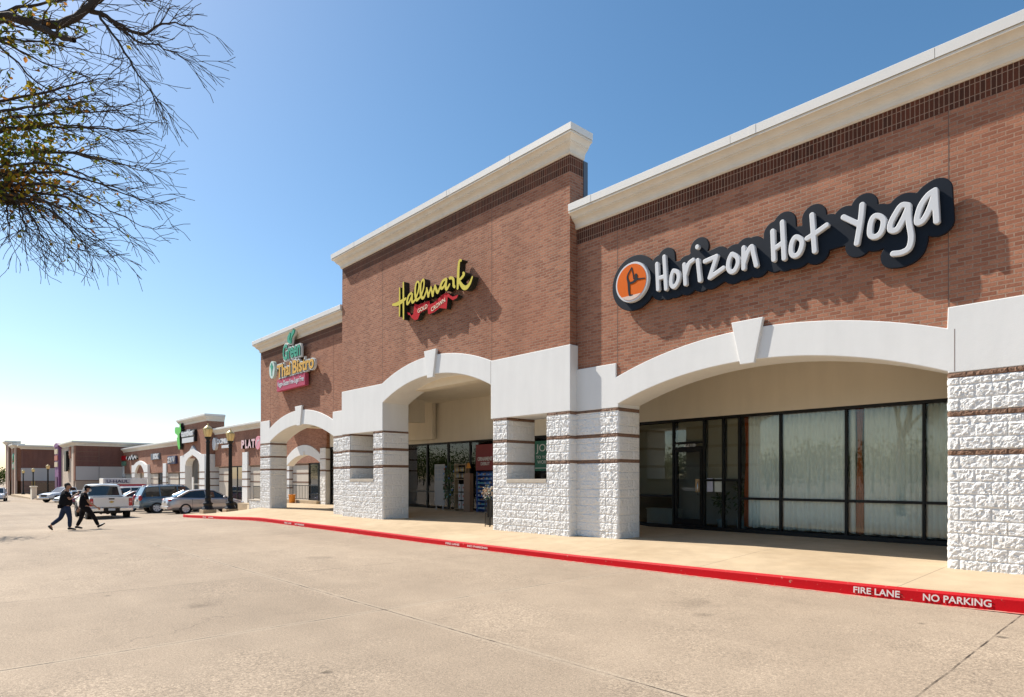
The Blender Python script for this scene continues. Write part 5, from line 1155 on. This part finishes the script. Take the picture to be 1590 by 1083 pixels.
def pickup(label, loc, rz, color, group='cars parked in the lot'):
    t = thing('pickup_truck', label, 'pickup', loc, rz, group); pm = paint('truck_paint', color)
    # cab and bonnet
    st = [(-.75, .42, 1.18, 1.20, .92, .86), (-.6, .40, 1.20, 1.22, .96, .86), (.6, .40, 1.20, 1.22, .97, .86), (1.25, .42, 1.16, 1.22, .97, .84), (1.5, .44, 1.10, 1.20, .965, .80), (2.35, .46, 1.04, 1.12, .95, .76), (2.72, .50, .96, 1.02, .90, .7), (2.80, .56, .80, .84, .84, .6)]
    b = MB(); b.loft([ring(*s) for s in st]); b.build('body', pm, t, False)
    gh = [(-.72, 1.20, 1.22, .84, .82), (-.62, 1.20, 1.78, .85, .70), (-.2, 1.20, 1.85, .86, .69), (.35, 1.20, 1.85, .86, .69), (.62, 1.20, 1.78, .85, .68), (1.38, 1.20, 1.22, .80, .74)]
    greenhouse(t, gh, pm, [((-.72, 1.2, .84), (-.60, 1.79, .70), .06), ((.28, 1.2, .86), (.22, 1.84, .70), .045), ((1.35, 1.2, .8), (.6, 1.79, .69), .045)])
    b = MB(); b.bbox(-.735, -.66, -.84, .84, 1.12, 1.25, .02); b.tube([(-.71, -.80, 1.22), (-.64, -.68, 1.78), (-.62, 0, 1.83), (-.64, .68, 1.78), (-.71, .80, 1.22)], .05, 8); b.build('cab_back_frame', pm, t, False)
    # load bed
    b = MB()
    for s_ in (1, -1):
        R_s = [[(x, s_ * y, z) for y, z in ((.80, .62), (.975, .66), (.985, .85), (.975, 1.10), (.945, 1.21), (.86, 1.22), (.80, 1.20))] for x in (-2.86, -2.80, -1.8, -.80)]
        b.loft(R_s, 0, True)
    b.box(-2.86, -.80, -.80, .80, .66, .72); b.box(-.86, -.80, -.8, .8, .70, 1.2)
    bed = b.build('load_bed', pm, t, False)
    b = MB(); b.bbox(-2.94, -2.865, -.79, .79, .68, 1.205, .02); b.bbox(-2.955, -2.93, -.79, .79, 1.10, 1.19, .008); tg = b.build('tailgate', pm, t, False)
    b = MB(); b.bbox(-2.965, -2.945, -.13, .13, 1.08, 1.15, .006); b.build('handle', BLACK, tg, False)
    b = MB(); b.box(-2.95, -2.942, -.11, .11, .93, .985); b.box(-2.951, -2.943, -.05, .05, .90, 1.01); b.build('emblem', M('gold_emblem', (.55, .36, .08), .35), tg, False)
    b = MB(); b.bbox(-2.9, -2.868, -.83, .83, 1.205, 1.235, .006); b.build('tailgate_trim', BLACK, tg, False)
    for s_ in (1, -1):
        b = MB(); b.bbox(-2.90, -2.82, min(s_ * .80, s_ * .975), max(s_ * .80, s_ * .975), .74, 1.14, .025); tlo = b.build('taillight', REDLENS, t, False)
        b = MB(); b.bbox(-2.91, -2.85, min(s_ * .835, s_ * .925), max(s_ * .835, s_ * .925), .92, .99, .01); b.build('lens', M('pink_lens', (.75, .35, .35), .3), tlo, False)
        b = MB(); b.bbox(2.66, 2.82, min(s_ * .52, s_ * .88), max(s_ * .52, s_ * .88), .82, 1.0, .03); b.build('headlight', LAMPLENS, t, False)
        b = MB(); b.bbox(.98, 1.10, s_ * 1.13 - .12, s_ * 1.13 + .12, 1.22, 1.46, .03); b.tube([(1.04, s_ * .9, 1.24), (1.04, s_ * 1.05, 1.3)], .025, 6); b.build('wing_mirror', BLACK, t, False)
        b = MB(); b.bbox(-3.03, -2.90, min(s_ * .36, s_ * .97), max(s_ * .36, s_ * .97), .46, .66, .03); b.build('bumper_end', CHROME, t, False)
    b = MB(); b.bbox(-3.02, -2.88, -.36, .36, .44, .62, .02); b.build('bumper_step', BLACK, t, False)
    b = MB(); b.box(-3.035, -3.022, -.155, .155, .50, .62); b.build('licence_plate', PLATE, t, False)
    b = MB(); b.bbox(2.74, 2.88, -.92, .92, .42, .62, .04); b.build('front_bumper', CHROME, t, False)
    b = MB(); b.box(2.7, 2.82, -.5, .5, .70, .96); b.build('grille', BLACK, t, False)
    for s_ in (1, -1):
        for x in (-1.85, 1.85): b = MB(); b.lathe([(.46, -.05), (.46, .05)], (x, s_ * .935, .44), 26, 0, 'y', False); b.build('wheel_well', BLACK, t, False)
    b = MB(); b.box(-2.8, 2.4, -.5, .5, .34, .5); b.tube([(-2.85, .45, .34), (-2.2, .45, .36)], .035, 8); b.tube([(-1.85, -.7, .38), (-1.85, .7, .38)], .06, 8); b.ball((-1.85, 0, .38), .13); b.bbox(-2.9, -2.6, -.06, .06, .34, .44, .01); b.build('chassis', BLACK, t, False)
    for x in (-1.85, 1.85):
        for s_ in (1, -1): wheel(t, x, s_ * .875, .385, .24)
    return t
zl = z_lot
pickup('white pickup truck seen from behind with red taillights, driving past two walkers', (-42.0, 7.15, zl(-42, 7.15)), R_(179), (.72, .71, .69), 'vehicles on the drive lane')
car('parked_car', 'silver sedan parked nose to the shops behind the two near lamps', 'car', (-42.7, 12.8, zl(-42.5, 12)), R_(90), 'sedan', (.50, .47, .46), metallic=.55)
car('parked_suv', 'blue grey suv parked beyond the silver sedan', 'suv', (-46.6, 12.2, zl(-46.6, 12)), R_(90), 'suv', (.10, .155, .20), metallic=.4)
car('parked_car', 'dark red sedan half hidden between white pickup and blue grey suv', 'car', (-51.5, 11.7, zl(-51.5, 12)), R_(90), 'sedan', (.16, .035, .035))
car('parked_suv', 'white suv mostly hidden behind the blue grey suv', 'suv', (-56.5, 12.6, zl(-56.5, 12)), R_(90), 'suv', (.68, .68, .66))
car('parked_car', 'dark blue car cut off by the left edge of the photo', 'car', (-50.9, .72, zl(-50.9, .7)), R_(90), 'sedan', (.03, .035, .075), metallic=.3)
car('parked_suv', 'distant white suv facing the camera at the left edge', 'suv', (-107.5, 6.6, zl(-107.5, 7)), R_(-8), 'suv', (.62, .64, .68))
pickup('distant white pickup with its nose pointing left, by the far pavement', (-95.5, 12.6, zl(-95, 11)), R_(-62), (.64, .67, .72))
car('parked_car', 'distant white sedan just right of the distant white pickup', 'car', (-86.5, 12.5, zl(-86.5, 11.5)), R_(-70), 'sedan', (.70, .69, .66))
car('parked_suv', 'distant white suv further back, between the white sedan and the box truck', 'suv', (-86.0, 14.2, zl(-86, 14)), R_(-85), 'suv', (.70, .70, .70))
car('parked_suv', 'distant maroon suv behind the two walking people', 'suv', (-74.5, 12.3, zl(-74.5, 12.3)), R_(-80), 'suv', (.20, .03, .05))
t = thing('box_truck', 'white and red rental box truck with lettered side behind the white pickup', 'truck', (-79.5, 15.0, zl(-79.5, 15)), R_(-90), 'vehicles on the drive lane')
b = MB(); b.bbox(-2.6, 1.5, -1.05, 1.05, .75, 2.75, .03); bx = b.build('cargo_box', paint('box_white', (.74, .73, .72)), t, False)
b = MB(); b.bbox(-2.55, 1.45, 1.052, 1.066, .80, 2.12, .004); b.build('red_stripe', REDS, bx, False)
b = MB(); b.bbox(-1.0, 1.35, 1.052, 1.066, 2.2, 2.66, .004); b.build('side_panel', M('panel_grey', (.52, .53, .56), .5), bx, False)
o = text_part('U-HAUL', 'lettering', (-.85, 1.2, 2.27, 2.6), 0, .01, M('truck_letter', (.03, .03, .10), .5), bx, .03)
for v in o.data.vertices: v.co.x, v.co.y = -(v.co.x - .175) + .175, 1.072 - v.co.y
o.location = (0, 0, 0)
b = MB(); b.bbox(1.5, 2.9, -.95, .95, .5, 1.15, .08); b.loft([[(x, y, z) for y, z in ((-.9, 1.1), (-.8 * k, 1.1 + .8 * h), (.8 * k, 1.1 + .8 * h), (.9, 1.1))] for x, k, h in ((1.52, 1, 1), (2.1, .98, 1), (2.6, .95, .12))], 0, False); b.build('cab', paint('cab_white', (.72, .71, .70)), t, False)
b = MB(); b.loft([[(x, y, z) for y, z in ((-.915, 1.16), (-.815 * k, 1.1 + .70 * h), (.815 * k, 1.1 + .70 * h), (.915, 1.16))] for x, k, h in ((1.7, 1, 1), (2.1, .98, 1), (2.5, .95, .25))], 0, False); b.build('window', CARGLASS, t, False)
for x in (-1.6, 2.2):
    for s_ in (1, -1): wheel(t, x, s_ * .86, .40, .26)
# ================================================================== people (local x = forward, y = left, z up)
def skin(name, chains, mat, parent, sub=1):
    """chains: lists of (x,y,z,r); the first chain's first point is the root; a chain may start with the index key of an earlier point"""
    V = []; Rr = []; E = []; keys = {}
    for ch in chains:
        prev = None
        for p in ch:
            k = tuple(round(q, 4) for q in p[:3])
            if k in keys: i = keys[k]
            else:
                i = len(V); V.append(p[:3]); Rr.append(p[3]); keys[k] = i
            if prev is not None and prev != i: E.append((prev, i))
            prev = i
    me = bpy.data.meshes.new(name); me.from_pydata(V, E, [])
    o = bpy.data.objects.new(name, me); COL.objects.link(o)
    sk = o.modifiers.new('skin', 'SKIN'); sk.use_smooth_shade = True
    sb = o.modifiers.new('sub', 'SUBSURF'); sb.levels = sub; sb.render_levels = sub
    if not me.skin_vertices: me.attributes.new('skin', 'FLOAT', 'POINT')
    for i, d in enumerate(me.skin_vertices[0].data):
        r = Rr[i]; d.radius = r if hasattr(r, '__len__') else (r, r); d.use_root = (i == 0)
    dg = bpy.context.evaluated_depsgraph_get(); dg.update()
    m2 = bpy.data.meshes.new_from_object(o.evaluated_get(dg)); bpy.data.objects.remove(o)
    m2.materials.clear(); m2.materials.append(mat); m2.name = name
    for p in m2.polygons: p.use_smooth = True
    return link(name, m2, parent, False)
def hand(wrist, d, side, up):
    """finger chains rooted in the palm; d = finger direction, side = towards the thumb, up = back of the hand"""
    w_ = Vector(wrist); d = Vector(d).normalized(); s = Vector(side); s = (s - d * s.dot(d)).normalized(); n = d.cross(s)
    palm = w_ + d * .055; ch = [[(*w_, .022), (*palm, .026)]]
    for k, L in enumerate((.068, .078, .072, .056)):
        base = w_ + d * .088 + s * (.030 - .02 * k)
        m = base + d * L * .5 - n * .008; e = base + d * L * .85 - n * .03
        ch.append([(*palm, .026), (*base, .010), (*m, .009), (*e, .0075)])
    t0 = w_ + d * .035 + s * .032; t1 = t0 + d * .035 + s * .018; t2 = t1 + d * .028 - n * .01
    ch.append([(*palm, .026), (*t0, .012), (*t1, .010), (*t2, .008)])
    return ch
SKIN1 = M('skin_tan', (.36, .19, .12), .55, .06, 20); SKIN2 = M('skin_olive', (.40, .21, .13), .55, .06, 20)
BLKSHIRT = fabric('black_cotton', (.012, .012, .014), .3); DENIM = fabric('dark_denim', (.028, .04, .075), .25); BLKPANT = fabric('black_trousers', (.014, .013, .014), .3); SHOE = M('black_shoe', (.012, .011, .011), .5); SOLE = M('pale_sole', (.30, .28, .25), .7); HAIR = M('dark_hair', (.016, .011, .008), .7, .3, 60); MASK = fabric('white_mask', (.62, .64, .66), .04)
def head_parts(t, hc, hmat, skinm, hair='hair', mask=False):
    x, y, z = hc
    b = MB()
    if hair == 'hair':
        b.ball((x - .022, y, z + .035), (.098, .083, .092), 0, 3)
        b.ball((x - .05, y, z - .02), (.06, .076, .07), 0, 2)
    else:
        b.ball((x - .015, y, z + .055), (.104, .087, .078), 0, 3); b.bbox(x + .03, x + .17, y - .07, y + .07, z + .045, z + .06, .006); b.ball((x - .05, y, z - .02), (.055, .076, .06), 0, 2)
    b.build('hair' if hair == 'hair' else 'cap', hmat, t, False)
    for s_ in (1, -1):
        b = MB(); b.ball((x + .083, y + s_ * .033, z + .012), (.010, .013, .008), 0, 1); b.build('eye', M('eye_dark', (.02, .015, .012), .2), t, False)
    if mask: b = MB(); b.ball((x + .055, y, z - .045), (.055, .068, .055), 0, 2); b.build('mask', MASK, t, False)
    else: b = MB(); b.ball((x + .088, y, z - .055), (.010, .027, .007), 0, 1); b.build('mouth', M('lip', (.28, .11, .09), .5), t, False)
def shoe(t, ankle, toe, heel):
    a, e, h = Vector(ankle), Vector(toe), Vector(heel)
    skin('shoe', [[(*((a + h) / 2), .048), (*((h * .6 + e * .4) + Vector((0, 0, .028))), (.046, .045)), (*(h * .25 + e * .75 + Vector((0, 0, .02))), (.048, .036)), (*(e + Vector((0, 0, .008))), (.036, .024))], [(*((a + h) / 2), .048), (*a, .047)], [(*((a + h) / 2), .048), (*h, .040)]], SHOE, t)
def person(label, loc, rz, J, shirt_r, smat, pmat, skinm, hair, mask, sleeves=1.):
    t = thing('person', label, 'person', loc, rz, None)
    P = {k: Vector(v) for k, v in J.items()}
    hc = P['head']; nk = P['neck']
    body = [[(*P['hip'], .11), (*P['waist'], .105), (*P['chest'], .12), (*nk, .055), (*(nk * .45 + hc * .55 + Vector((-.01, 0, -.03))), .055), (*(hc + Vector((0, 0, -.01))), (.088, .078)), (*(hc + Vector((-.01, 0, .06))), (.078, .068))]]
    hcen = tuple((*(hc + Vector((0, 0, -.01))), (.088, .078)))
    body.append([hcen, (*(hc + Vector((.085, 0, -.015))), .018), (*(hc + Vector((.112, 0, -.028))), .013)])
    body.append([hcen, (*(hc + Vector((.05, 0, -.085))), .034)])
    for s_ in ('l', 'r'):
        sg = 1 if s_ == 'l' else -1
        body.append([hcen, (*(hc + Vector((-.01, sg * .088, -.005))), .016)])
        sh, el, wr = P['sh' + s_], P['el' + s_], P['wr' + s_]
        body.append([(*P['chest'], .12), (*sh, .052), (*(sh * .5 + el * .5), .044), (*el, .038), (*(el * .5 + wr * .5), .035), (*wr, .022)])
        d = (wr - el).normalized()
        for c in hand(wr, d, P['th' + s_], (0, 0, 1)): body.append(c)
        th, kn, an = P['th_' + s_], P['kn' + s_], P['an' + s_]
        body.append([(*P['hip'], .11), (*th, .085), (*(th * .5 + kn * .5), .072), (*kn, .052), (*(kn * .55 + an * .45), .05), (*an, .036)])
        toe = P['toe' + s_]; body.append([(*an, .036), (*(an * .3 + toe * .7), .03)])
    skin('body', body, skinm, t, 1)
    ch = [[(*P['hem'], (shirt_r * 1.05, shirt_r * 1.22)), (*P['waist'], (shirt_r * 1.03, shirt_r * 1.22)), (*P['chest'], (shirt_r, shirt_r * 1.25)), (*(P['chest'] * .45 + nk * .55), (shirt_r * .66, shirt_r * .85)), (*(nk + Vector((0, 0, -.03))), .066)]]
    for s_ in ('l', 'r'):
        sh, el = P['sh' + s_], P['el' + s_]; e2 = sh + (el - sh) * .72 * sleeves
        ch.append([(*P['chest'], (shirt_r, shirt_r * 1.25)), (*sh, .080), (*(sh * .5 + e2 * .5), .070), (*e2, .066)])
    skin('shirt', ch, smat, t, 1)
    ch = [[(*(P['hip'] + Vector((0, 0, .06))), (.135, .16)), (*P['hip'], (.135, .16))]]
    for s_ in ('l', 'r'):
        th, kn, an = P['th_' + s_], P['kn' + s_], P['an' + s_]
        ch.append([(*P['hip'], (.135, .16)), (*th, .105), (*(th * .5 + kn * .5), .092), (*kn, .074), (*(kn * .5 + an * .5), .070), (*(an + (kn - an) * .06), .058)])
    skin('trousers', ch, pmat, t, 1)
    for s_ in ('l', 'r'): shoe(t, P['an' + s_], P['toe' + s_], P['heel' + s_])
    head_parts(t, hc, HAIR if hair == 'hair' else BLKSHIRT, skinm, hair, mask)
    return t
J1 = dict(hip=(-.04, 0, .84), waist=(-.06, 0, 1.0), hem=(-.055, 0, .80), chest=(-.06, 0, 1.22), neck=(-.02, 0, 1.42), head=(.02, 0, 1.57),
          shl=(-.05, .17, 1.33), ell=(.10, .24, 1.12), wrl=(.25, .16, 1.26), thl=(0, -1, .3), shr=(-.05, -.17, 1.33), elr=(.06, -.25, 1.10), wrr=(.22, -.17, 1.25), thr=(0, 1, .3),
          th_l=(-.10, .09, .76), knl=(-.20, .09, .44), anl=(-.49, .09, .19), toel=(-.42, .09, .012), heell=(-.57, .09, .15),
          th_r=(.01, -.09, .76), knr=(.07, -.09, .43), anr=(.06, -.09, .09), toer=(.26, -.09, .02), heelr=(.0, -.09, .045))
pl1 = (-27.32, 3.62); pl2 = (-27.9, 4.22)
person('dark haired person in a black top and dark jeans, walking right, left of two', (pl1[0], pl1[1], z_lot(*pl1)), R_(83), J1, .185, BLKSHIRT, DENIM, SKIN1, 'hair', False)
q = tag(MB().bbox(-.29, -.17, -.14, .05, .79, .92, .02).bbox(-.27, -.19, -.145, -.135, .83, .91, .004).build('belt_bag', [BLKSHIRT], None, False), 'small black bag at the back of the left walking person', 'bag')
q.location = (pl1[0], pl1[1], z_lot(*pl1)); q.rotation_euler = (0, 0, R_(83))
J2 = dict(hip=(.0, 0, .80), waist=(-.02, 0, .96), hem=(.0, 0, .68), chest=(-.03, 0, 1.18), neck=(.03, 0, 1.36), head=(.10, 0, 1.47),
          shl=(-.03, .17, 1.28), ell=(-.10, .25, 1.0), wrl=(-.17, .24, .76), thl=(1, 0, 0), shr=(.0, -.17, 1.28), elr=(.12, -.24, .98), wrr=(.36, -.20, .80), thr=(0, .4, 1),
          th_l=(-.05, .09, .72), knl=(-.10, .09, .40), anl=(-.24, .09, .10), toel=(-.05, .09, .02), heell=(-.30, .09, .05),
          th_r=(.10, -.09, .72), knr=(.29, -.09, .42), anr=(.42, -.09, .10), toer=(.63, -.09, .19), heelr=(.40, -.09, .035))
person('person in black cap, white mask and black clothes striding right beside the white pickup', (pl2[0], pl2[1], z_lot(*pl2)), R_(84), J2, .15, BLKSHIRT, BLKPANT, SKIN2, 'cap', True)

# ================================================================== trees
BARK = M('tree_bark', (.075, .055, .04), .95, .35, 9, .6, 30); TWIG = M('twig_bark', (.045, .032, .024), .95, .2, 9)
def leaf_mat(name, c):
    t = NT(name); t.t.nodes.remove(t.b); f = t.noise(t.obj(), 3.5, 2)
    c1 = t.mix(f, [q * .65 for q in c], [min(1, q * 1.4) for q in c])
    d = t.n('BsdfDiffuse'); tr = t.n('BsdfTranslucent'); mx = t.n('MixShader'); mx.inputs[0].default_value = .45
    t.l(c1, d.inputs[0]); t.l(c1, tr.inputs[0]); t.l(d.outputs[0], mx.inputs[1]); t.l(tr.outputs[0], mx.inputs[2]); t.l(mx.outputs[0], t.out.inputs[0]); return t.mat
LG = leaf_mat('leaf_green', (.13, .16, .025)); LY = leaf_mat('leaf_yellow', (.34, .26, .03)); LO = leaf_mat('leaf_orange', (.36, .16, .035))
FW = Vector((math.cos(R_(137.57)), math.sin(R_(137.57)), 0)); RT = Vector((FW.y, -FW.x, 0))
def tree_point(lat, z, d): return FW * d + RT * lat + Vector((0, 0, z))
rt = random.Random(5)
tr1 = thing('shade_tree', 'nearly bare shade tree with sparse yellow leaves reaching in at the upper left', 'tree', tuple(tree_point(-7.3, -1.68, 6.0)))
tb = MB()
def wob(a, c, n, amp, droop=0., rnd=rt):
    a, c = Vector(a), Vector(c); L = (c - a).length; pts = []; o1 = Vector((rnd.uniform(-1, 1), rnd.uniform(-1, 1), rnd.uniform(-1, 1))) * amp * L; o2 = Vector((rnd.uniform(-1, 1), rnd.uniform(-1, 1), rnd.uniform(-1, 1))) * amp * .6 * L
    for i in range(n + 1):
        t = i / n; p = a.lerp(c, t) + o1 * math.sin(math.pi * t) + o2 * math.sin(2 * math.pi * t) + Vector((0, 0, 1)) * droop * L * math.sin(math.pi * t)
        if 0 < i < n: p += Vector((rnd.uniform(-1, 1), rnd.uniform(-1, 1), rnd.uniform(-1, 1))) * .012 * L
        pts.append(p)
    return pts
crotch = tree_point(-7.2, 1.9, 6.0)
tb.tube(wob(tree_point(-7.3, -1.72, 6.0), crotch, 8, .02), [.24, .20, .185, .175, .17, .165, .165, .17, .16], 14)
H1 = tree_point(-5.35, 4.10, 6.1); H2 = tree_point(-5.35, 2.85, 5.9); H0 = tree_point(-6.2, 3.6, 6.0)
tb.tube(wob(crotch, H0, 6, .04), [.14, .13, .12, .11, .10, .095, .09], 10); tb.tube(wob(H0, H1, 5, .05), [.085, .075, .07, .062, .058, .055], 8); tb.tube(wob(crotch, H2, 6, .05), [.11, .09, .08, .07, .065, .06, .055], 8)
tb.tube(wob(crotch, tree_point(-8.3, 5.2, 6.6), 6, .05), [.12, .1, .08, .06, .04, .03, .02], 8); tb.tube(wob(crotch, tree_point(-8.6, 4.0, 5.2), 6, .05), [.1, .09, .07, .05, .04, .03, .02], 8)
tb.build('trunk', BARK, tr1)
cb = MB(); tips = []
def px(x, y, d):
    if x > 0: x *= .87
    return tree_point((x - 795) / 990 * d, (743 - y) / 990 * d, d)
def twigs(pts, r0, level, rnd):
    n = len(pts)
    for i in range(2, n):
        if level == 0: k = 2 if rnd.random() < .3 else 1
        elif level == 1: k = 1 if rnd.random() < .42 else 0
        else: k = 0
        for _ in range(k):
            f = i / n; p = pts[i - 1].lerp(pts[i], rnd.random()); d = (pts[i] - pts[i - 1]).normalized()
            side = (d.orthogonal() if rnd.random() < .5 else -d.orthogonal()).normalized(); side = Matrix.Rotation(rnd.uniform(0, 6.28), 3, d) @ side
            ang = rnd.uniform(.32, .72); nd = (d * math.cos(ang) + side * math.sin(ang)).normalized()
            L = (.50 if level == 0 else .24) * rnd.uniform(.45, 1.15) * (1.05 - .35 * f)
            q = wob(p, p + nd * L, 6 if level == 0 else 3, .05, .03, rnd); rr = r0 * (1 - f * .6) * .46
            cb.tube(q, [max(.0026, rr * (1 - .8 * j / (len(q) - 1))) for j in range(len(q))], 4 if level else 5, 0, False)
            tips.append((q, level)); twigs(q, rr, level + 1, rnd)
def limb(pix, r0, r1, hub=None, lev=0):
    pts = ([hub] if hub is not None else []) + [px(*p) for p in pix]
    cp = [Vector(q) for q in catmull([tuple(p) for p in pts], 5)]
    cp = [p + Vector((rt.uniform(-1, 1), rt.uniform(-1, 1), rt.uniform(-1, 1))) * .012 for p in cp]
    n = len(cp); cb.tube(cp, [r0 + (r1 - r0) * (i / (n - 1)) ** .8 for i in range(n)], 7, 0, False); tips.append((cp, 0)); twigs(cp, r0 * .6, lev, rt)
# upper limb and its forks
limb([(0, 28, 6.1), (90, 40, 6.1), (160, 12, 6.2), (200, -60, 6.3)], .05, .03, H1)
limb([(155, 14, 6.2), (200, 30, 6.25), (250, 52, 6.3), (300, 35, 6.35), (352, 46, 6.4)], .026, .004)
limb([(200, 30, 6.25), (240, 62, 6.3), (292, 75, 6.3), (345, 98, 6.4)], .016, .003)
limb([(175, 22, 6.2), (218, 75, 6.1), (248, 118, 6.0), (270, 140, 6.0), (290, 165, 6.0)], .014, .003)
limb([(60, 38, 6.1), (105, 55, 6.0), (132, 62, 5.9)], .034, .022)
limb([(160, 10, 6.2), (210, -10, 6.3), (270, 2, 6.4), (300, -15, 6.4)], .016, .003)
limb([(0, 22, 6.2), (70, 6, 6.3), (150, -5, 6.4), (230, -20, 6.5)], .022, .005, H1)
for x, y, d in ((205, 90, 6.2), (180, 130, 6.4), (150, 170, 6.0)):
    limb([(-20, 60, 5.9), (x * .45, y * .75, d), (x, y, d)], .018, .0025, H1)
# middle and lower fan
for x, y, d in ((238, 172, 6.1), (205, 200, 5.8), (240, 205, 6.3), (272, 268, 6.0), (290, 268, 6.4), (290, 322, 6.1), (262, 355, 5.8), (240, 372, 6.2), (205, 392, 6.0), (178, 402, 6.3), (160, 380, 5.7), (122, 388, 5.9), (95, 395, 6.1), (60, 385, 5.8), (48, 360, 6.2), (20, 372, 6.0), (205, 118, 6.0), (165, 150, 5.7), (230, 300, 5.6), (150, 330, 6.4)):
    sx = -.10 * y + 6; limb([(-40 + .06 * x, 225 + .50 * (y - 230), 5.9), (x * .40, 226 + .62 * (y - 228) - 14, (d + 5.9) / 2), (x * .75, 228 + .84 * (y - 228) - 8, d), (x, y, d)], .021, .0022, H2)
crown = cb.build('branches', TWIG, tr1)
lb = MB(); nl = 0
for q, lev in tips:
    for p in q[1:]:
        lat = p.dot(RT); zz = p.z; dd = p.dot(FW); ix = 795 + 990 * lat / dd; iy = 743 - 990 * zz / dd
        dens = .55 * math.exp(-((ix - 20) / 75) ** 2) * math.exp(-((iy - 215) / 75) ** 2) + .34 * math.exp(-((ix - 20) / 90) ** 2) * math.exp(-((iy - 20) / 60) ** 2) + .10 * math.exp(-((ix - 110) / 70) ** 2) * math.exp(-((iy - 265) / 60) ** 2) + (.3 if ix < -30 else 0)
        if lev and rt.random() < dens * 2.6:
            for _ in range(rt.choice((1, 2, 3))):
                L = rt.uniform(.03, .062); d = Vector((rt.uniform(-1, 1), rt.uniform(-1, 1), rt.uniform(-1.2, .4))).normalized(); s_ = Matrix.Rotation(rt.uniform(0, 6.3), 3, d) @ d.orthogonal().normalized(); c = p + d * L * .7
                u = d.cross(s_) * L * .14; k = rt.choices((0, 1, 2), (.58, .32, .10) if iy < 260 else (.3, .4, .3))[0]
                lb.add([c - d * L * .5, c + s_ * L * .32 + u, c + s_ * L * .22 + d * L * .3 + u, c + d * L * .55, c - s_ * L * .22 + d * L * .3 + u, c - s_ * L * .32 + u], [(0, 1, 2, 3), (0, 3, 4, 5)], k); nl += 1
lb.build('foliage', [LG, LY, LO], tr1)

FOL = [leaf_mat('crown_dark', (.035, .06, .016)), leaf_mat('crown_mid', (.06, .095, .022)), leaf_mat('crown_light', (.10, .13, .03))]
def crown_tree(label, loc, hgt, rad, seed, nl=900, leaf=.3, group=None, trunk=.16):
    r = random.Random(seed); t = thing('leafy_tree', label, 'tree', loc, 0, group); b = MB(); x, y, z = loc
    top = Vector((x, y, z + hgt * .55)); b.tube(wob((x, y, z - .2), top, 6, .02, 0, r), [trunk * (1 - .5 * i / 6) for i in range(7)], 9)
    hubs = []
    for k in range(9):
        a = k * 2.4 + r.random(); f = r.uniform(.35, .95); h = Vector((x + rad * .75 * f * math.cos(a), y + rad * .75 * f * math.sin(a), z + hgt * r.uniform(.50, .88)))
        b.tube(wob(Vector((x, y, z + hgt * r.uniform(.3, .5))), h, 4, .06, .05, r), [trunk * .4, trunk * .3, trunk * .22, trunk * .15, trunk * .08], 6); hubs.append(h)
    hubs.append(Vector((x, y, z + hgt * .85))); b.build('trunk', BARK, t)
    c = MB()
    for _ in range(nl):
        h = r.choice(hubs); g_ = Vector((r.gauss(0, 1), r.gauss(0, 1), r.gauss(0, .8))); g_ = g_.normalized() * min(1.25, abs(r.gauss(.75, .3))) * rad * .52
        p = h + g_; d = Vector((r.uniform(-1, 1), r.uniform(-1, 1), r.uniform(-1, .6))).normalized(); s_ = Matrix.Rotation(r.uniform(0, 6.3), 3, d) @ d.orthogonal().normalized(); L = leaf * r.uniform(.5, 1.2)
        c.add([p - d * L * .5, p + s_ * L * .3, p + d * L * .5, p - s_ * L * .3], [(0, 1, 2, 3)], r.choices((0, 1, 2), (.4, .4, .2))[0])
    c.build('crown', FOL, t); return t
crown_tree('leafy tree just outside the left edge, shading the paving there', (-27.6, -.6, z_lot(-27.6, -.6)), 6.2, 2.1, 3, 2200, .17)
crown_tree('green tree behind the tall corner store at the far left edge', (-232, 14.6, -4.3), 6.6, 4.2, 4, 1500, .55, None, .3)
# wood across the street, which the shop glass mirrors
r = random.Random(12); b = MB()
for k in range(74):
    x = -215 + k * 3.6 + r.uniform(-1, 1); y = -62 + r.uniform(-6, 5); h = r.uniform(5.6, 8.2) * (1.5 if x < -70 else 1); 
    b.tube([(x, y, -1.9), (x + .2, y, 1.2)], [.2, .12], 6, 3)
    for _ in range(950):
        g_ = Vector((r.gauss(0, 1.5), r.gauss(0, 1.1), r.gauss(-.15, 1.15))); p = Vector((x, y, -1.7 + h * .5)) + g_ * (h / 6.0)
        if p.z < -1.2: continue
        d = Vector((r.uniform(-1, 1), r.uniform(-1, 1), r.uniform(-1, .6))).normalized(); s_ = d.orthogonal().normalized(); L = r.uniform(.22, .6)
        b.add([p - d * L * .5, p + s_ * L * .35, p + d * L * .5, p - s_ * L * .35], [(0, 1, 2, 3)], r.randrange(3))
o = b.build('tree_line', FOL + [BARK]); o['kind'] = 'stuff'
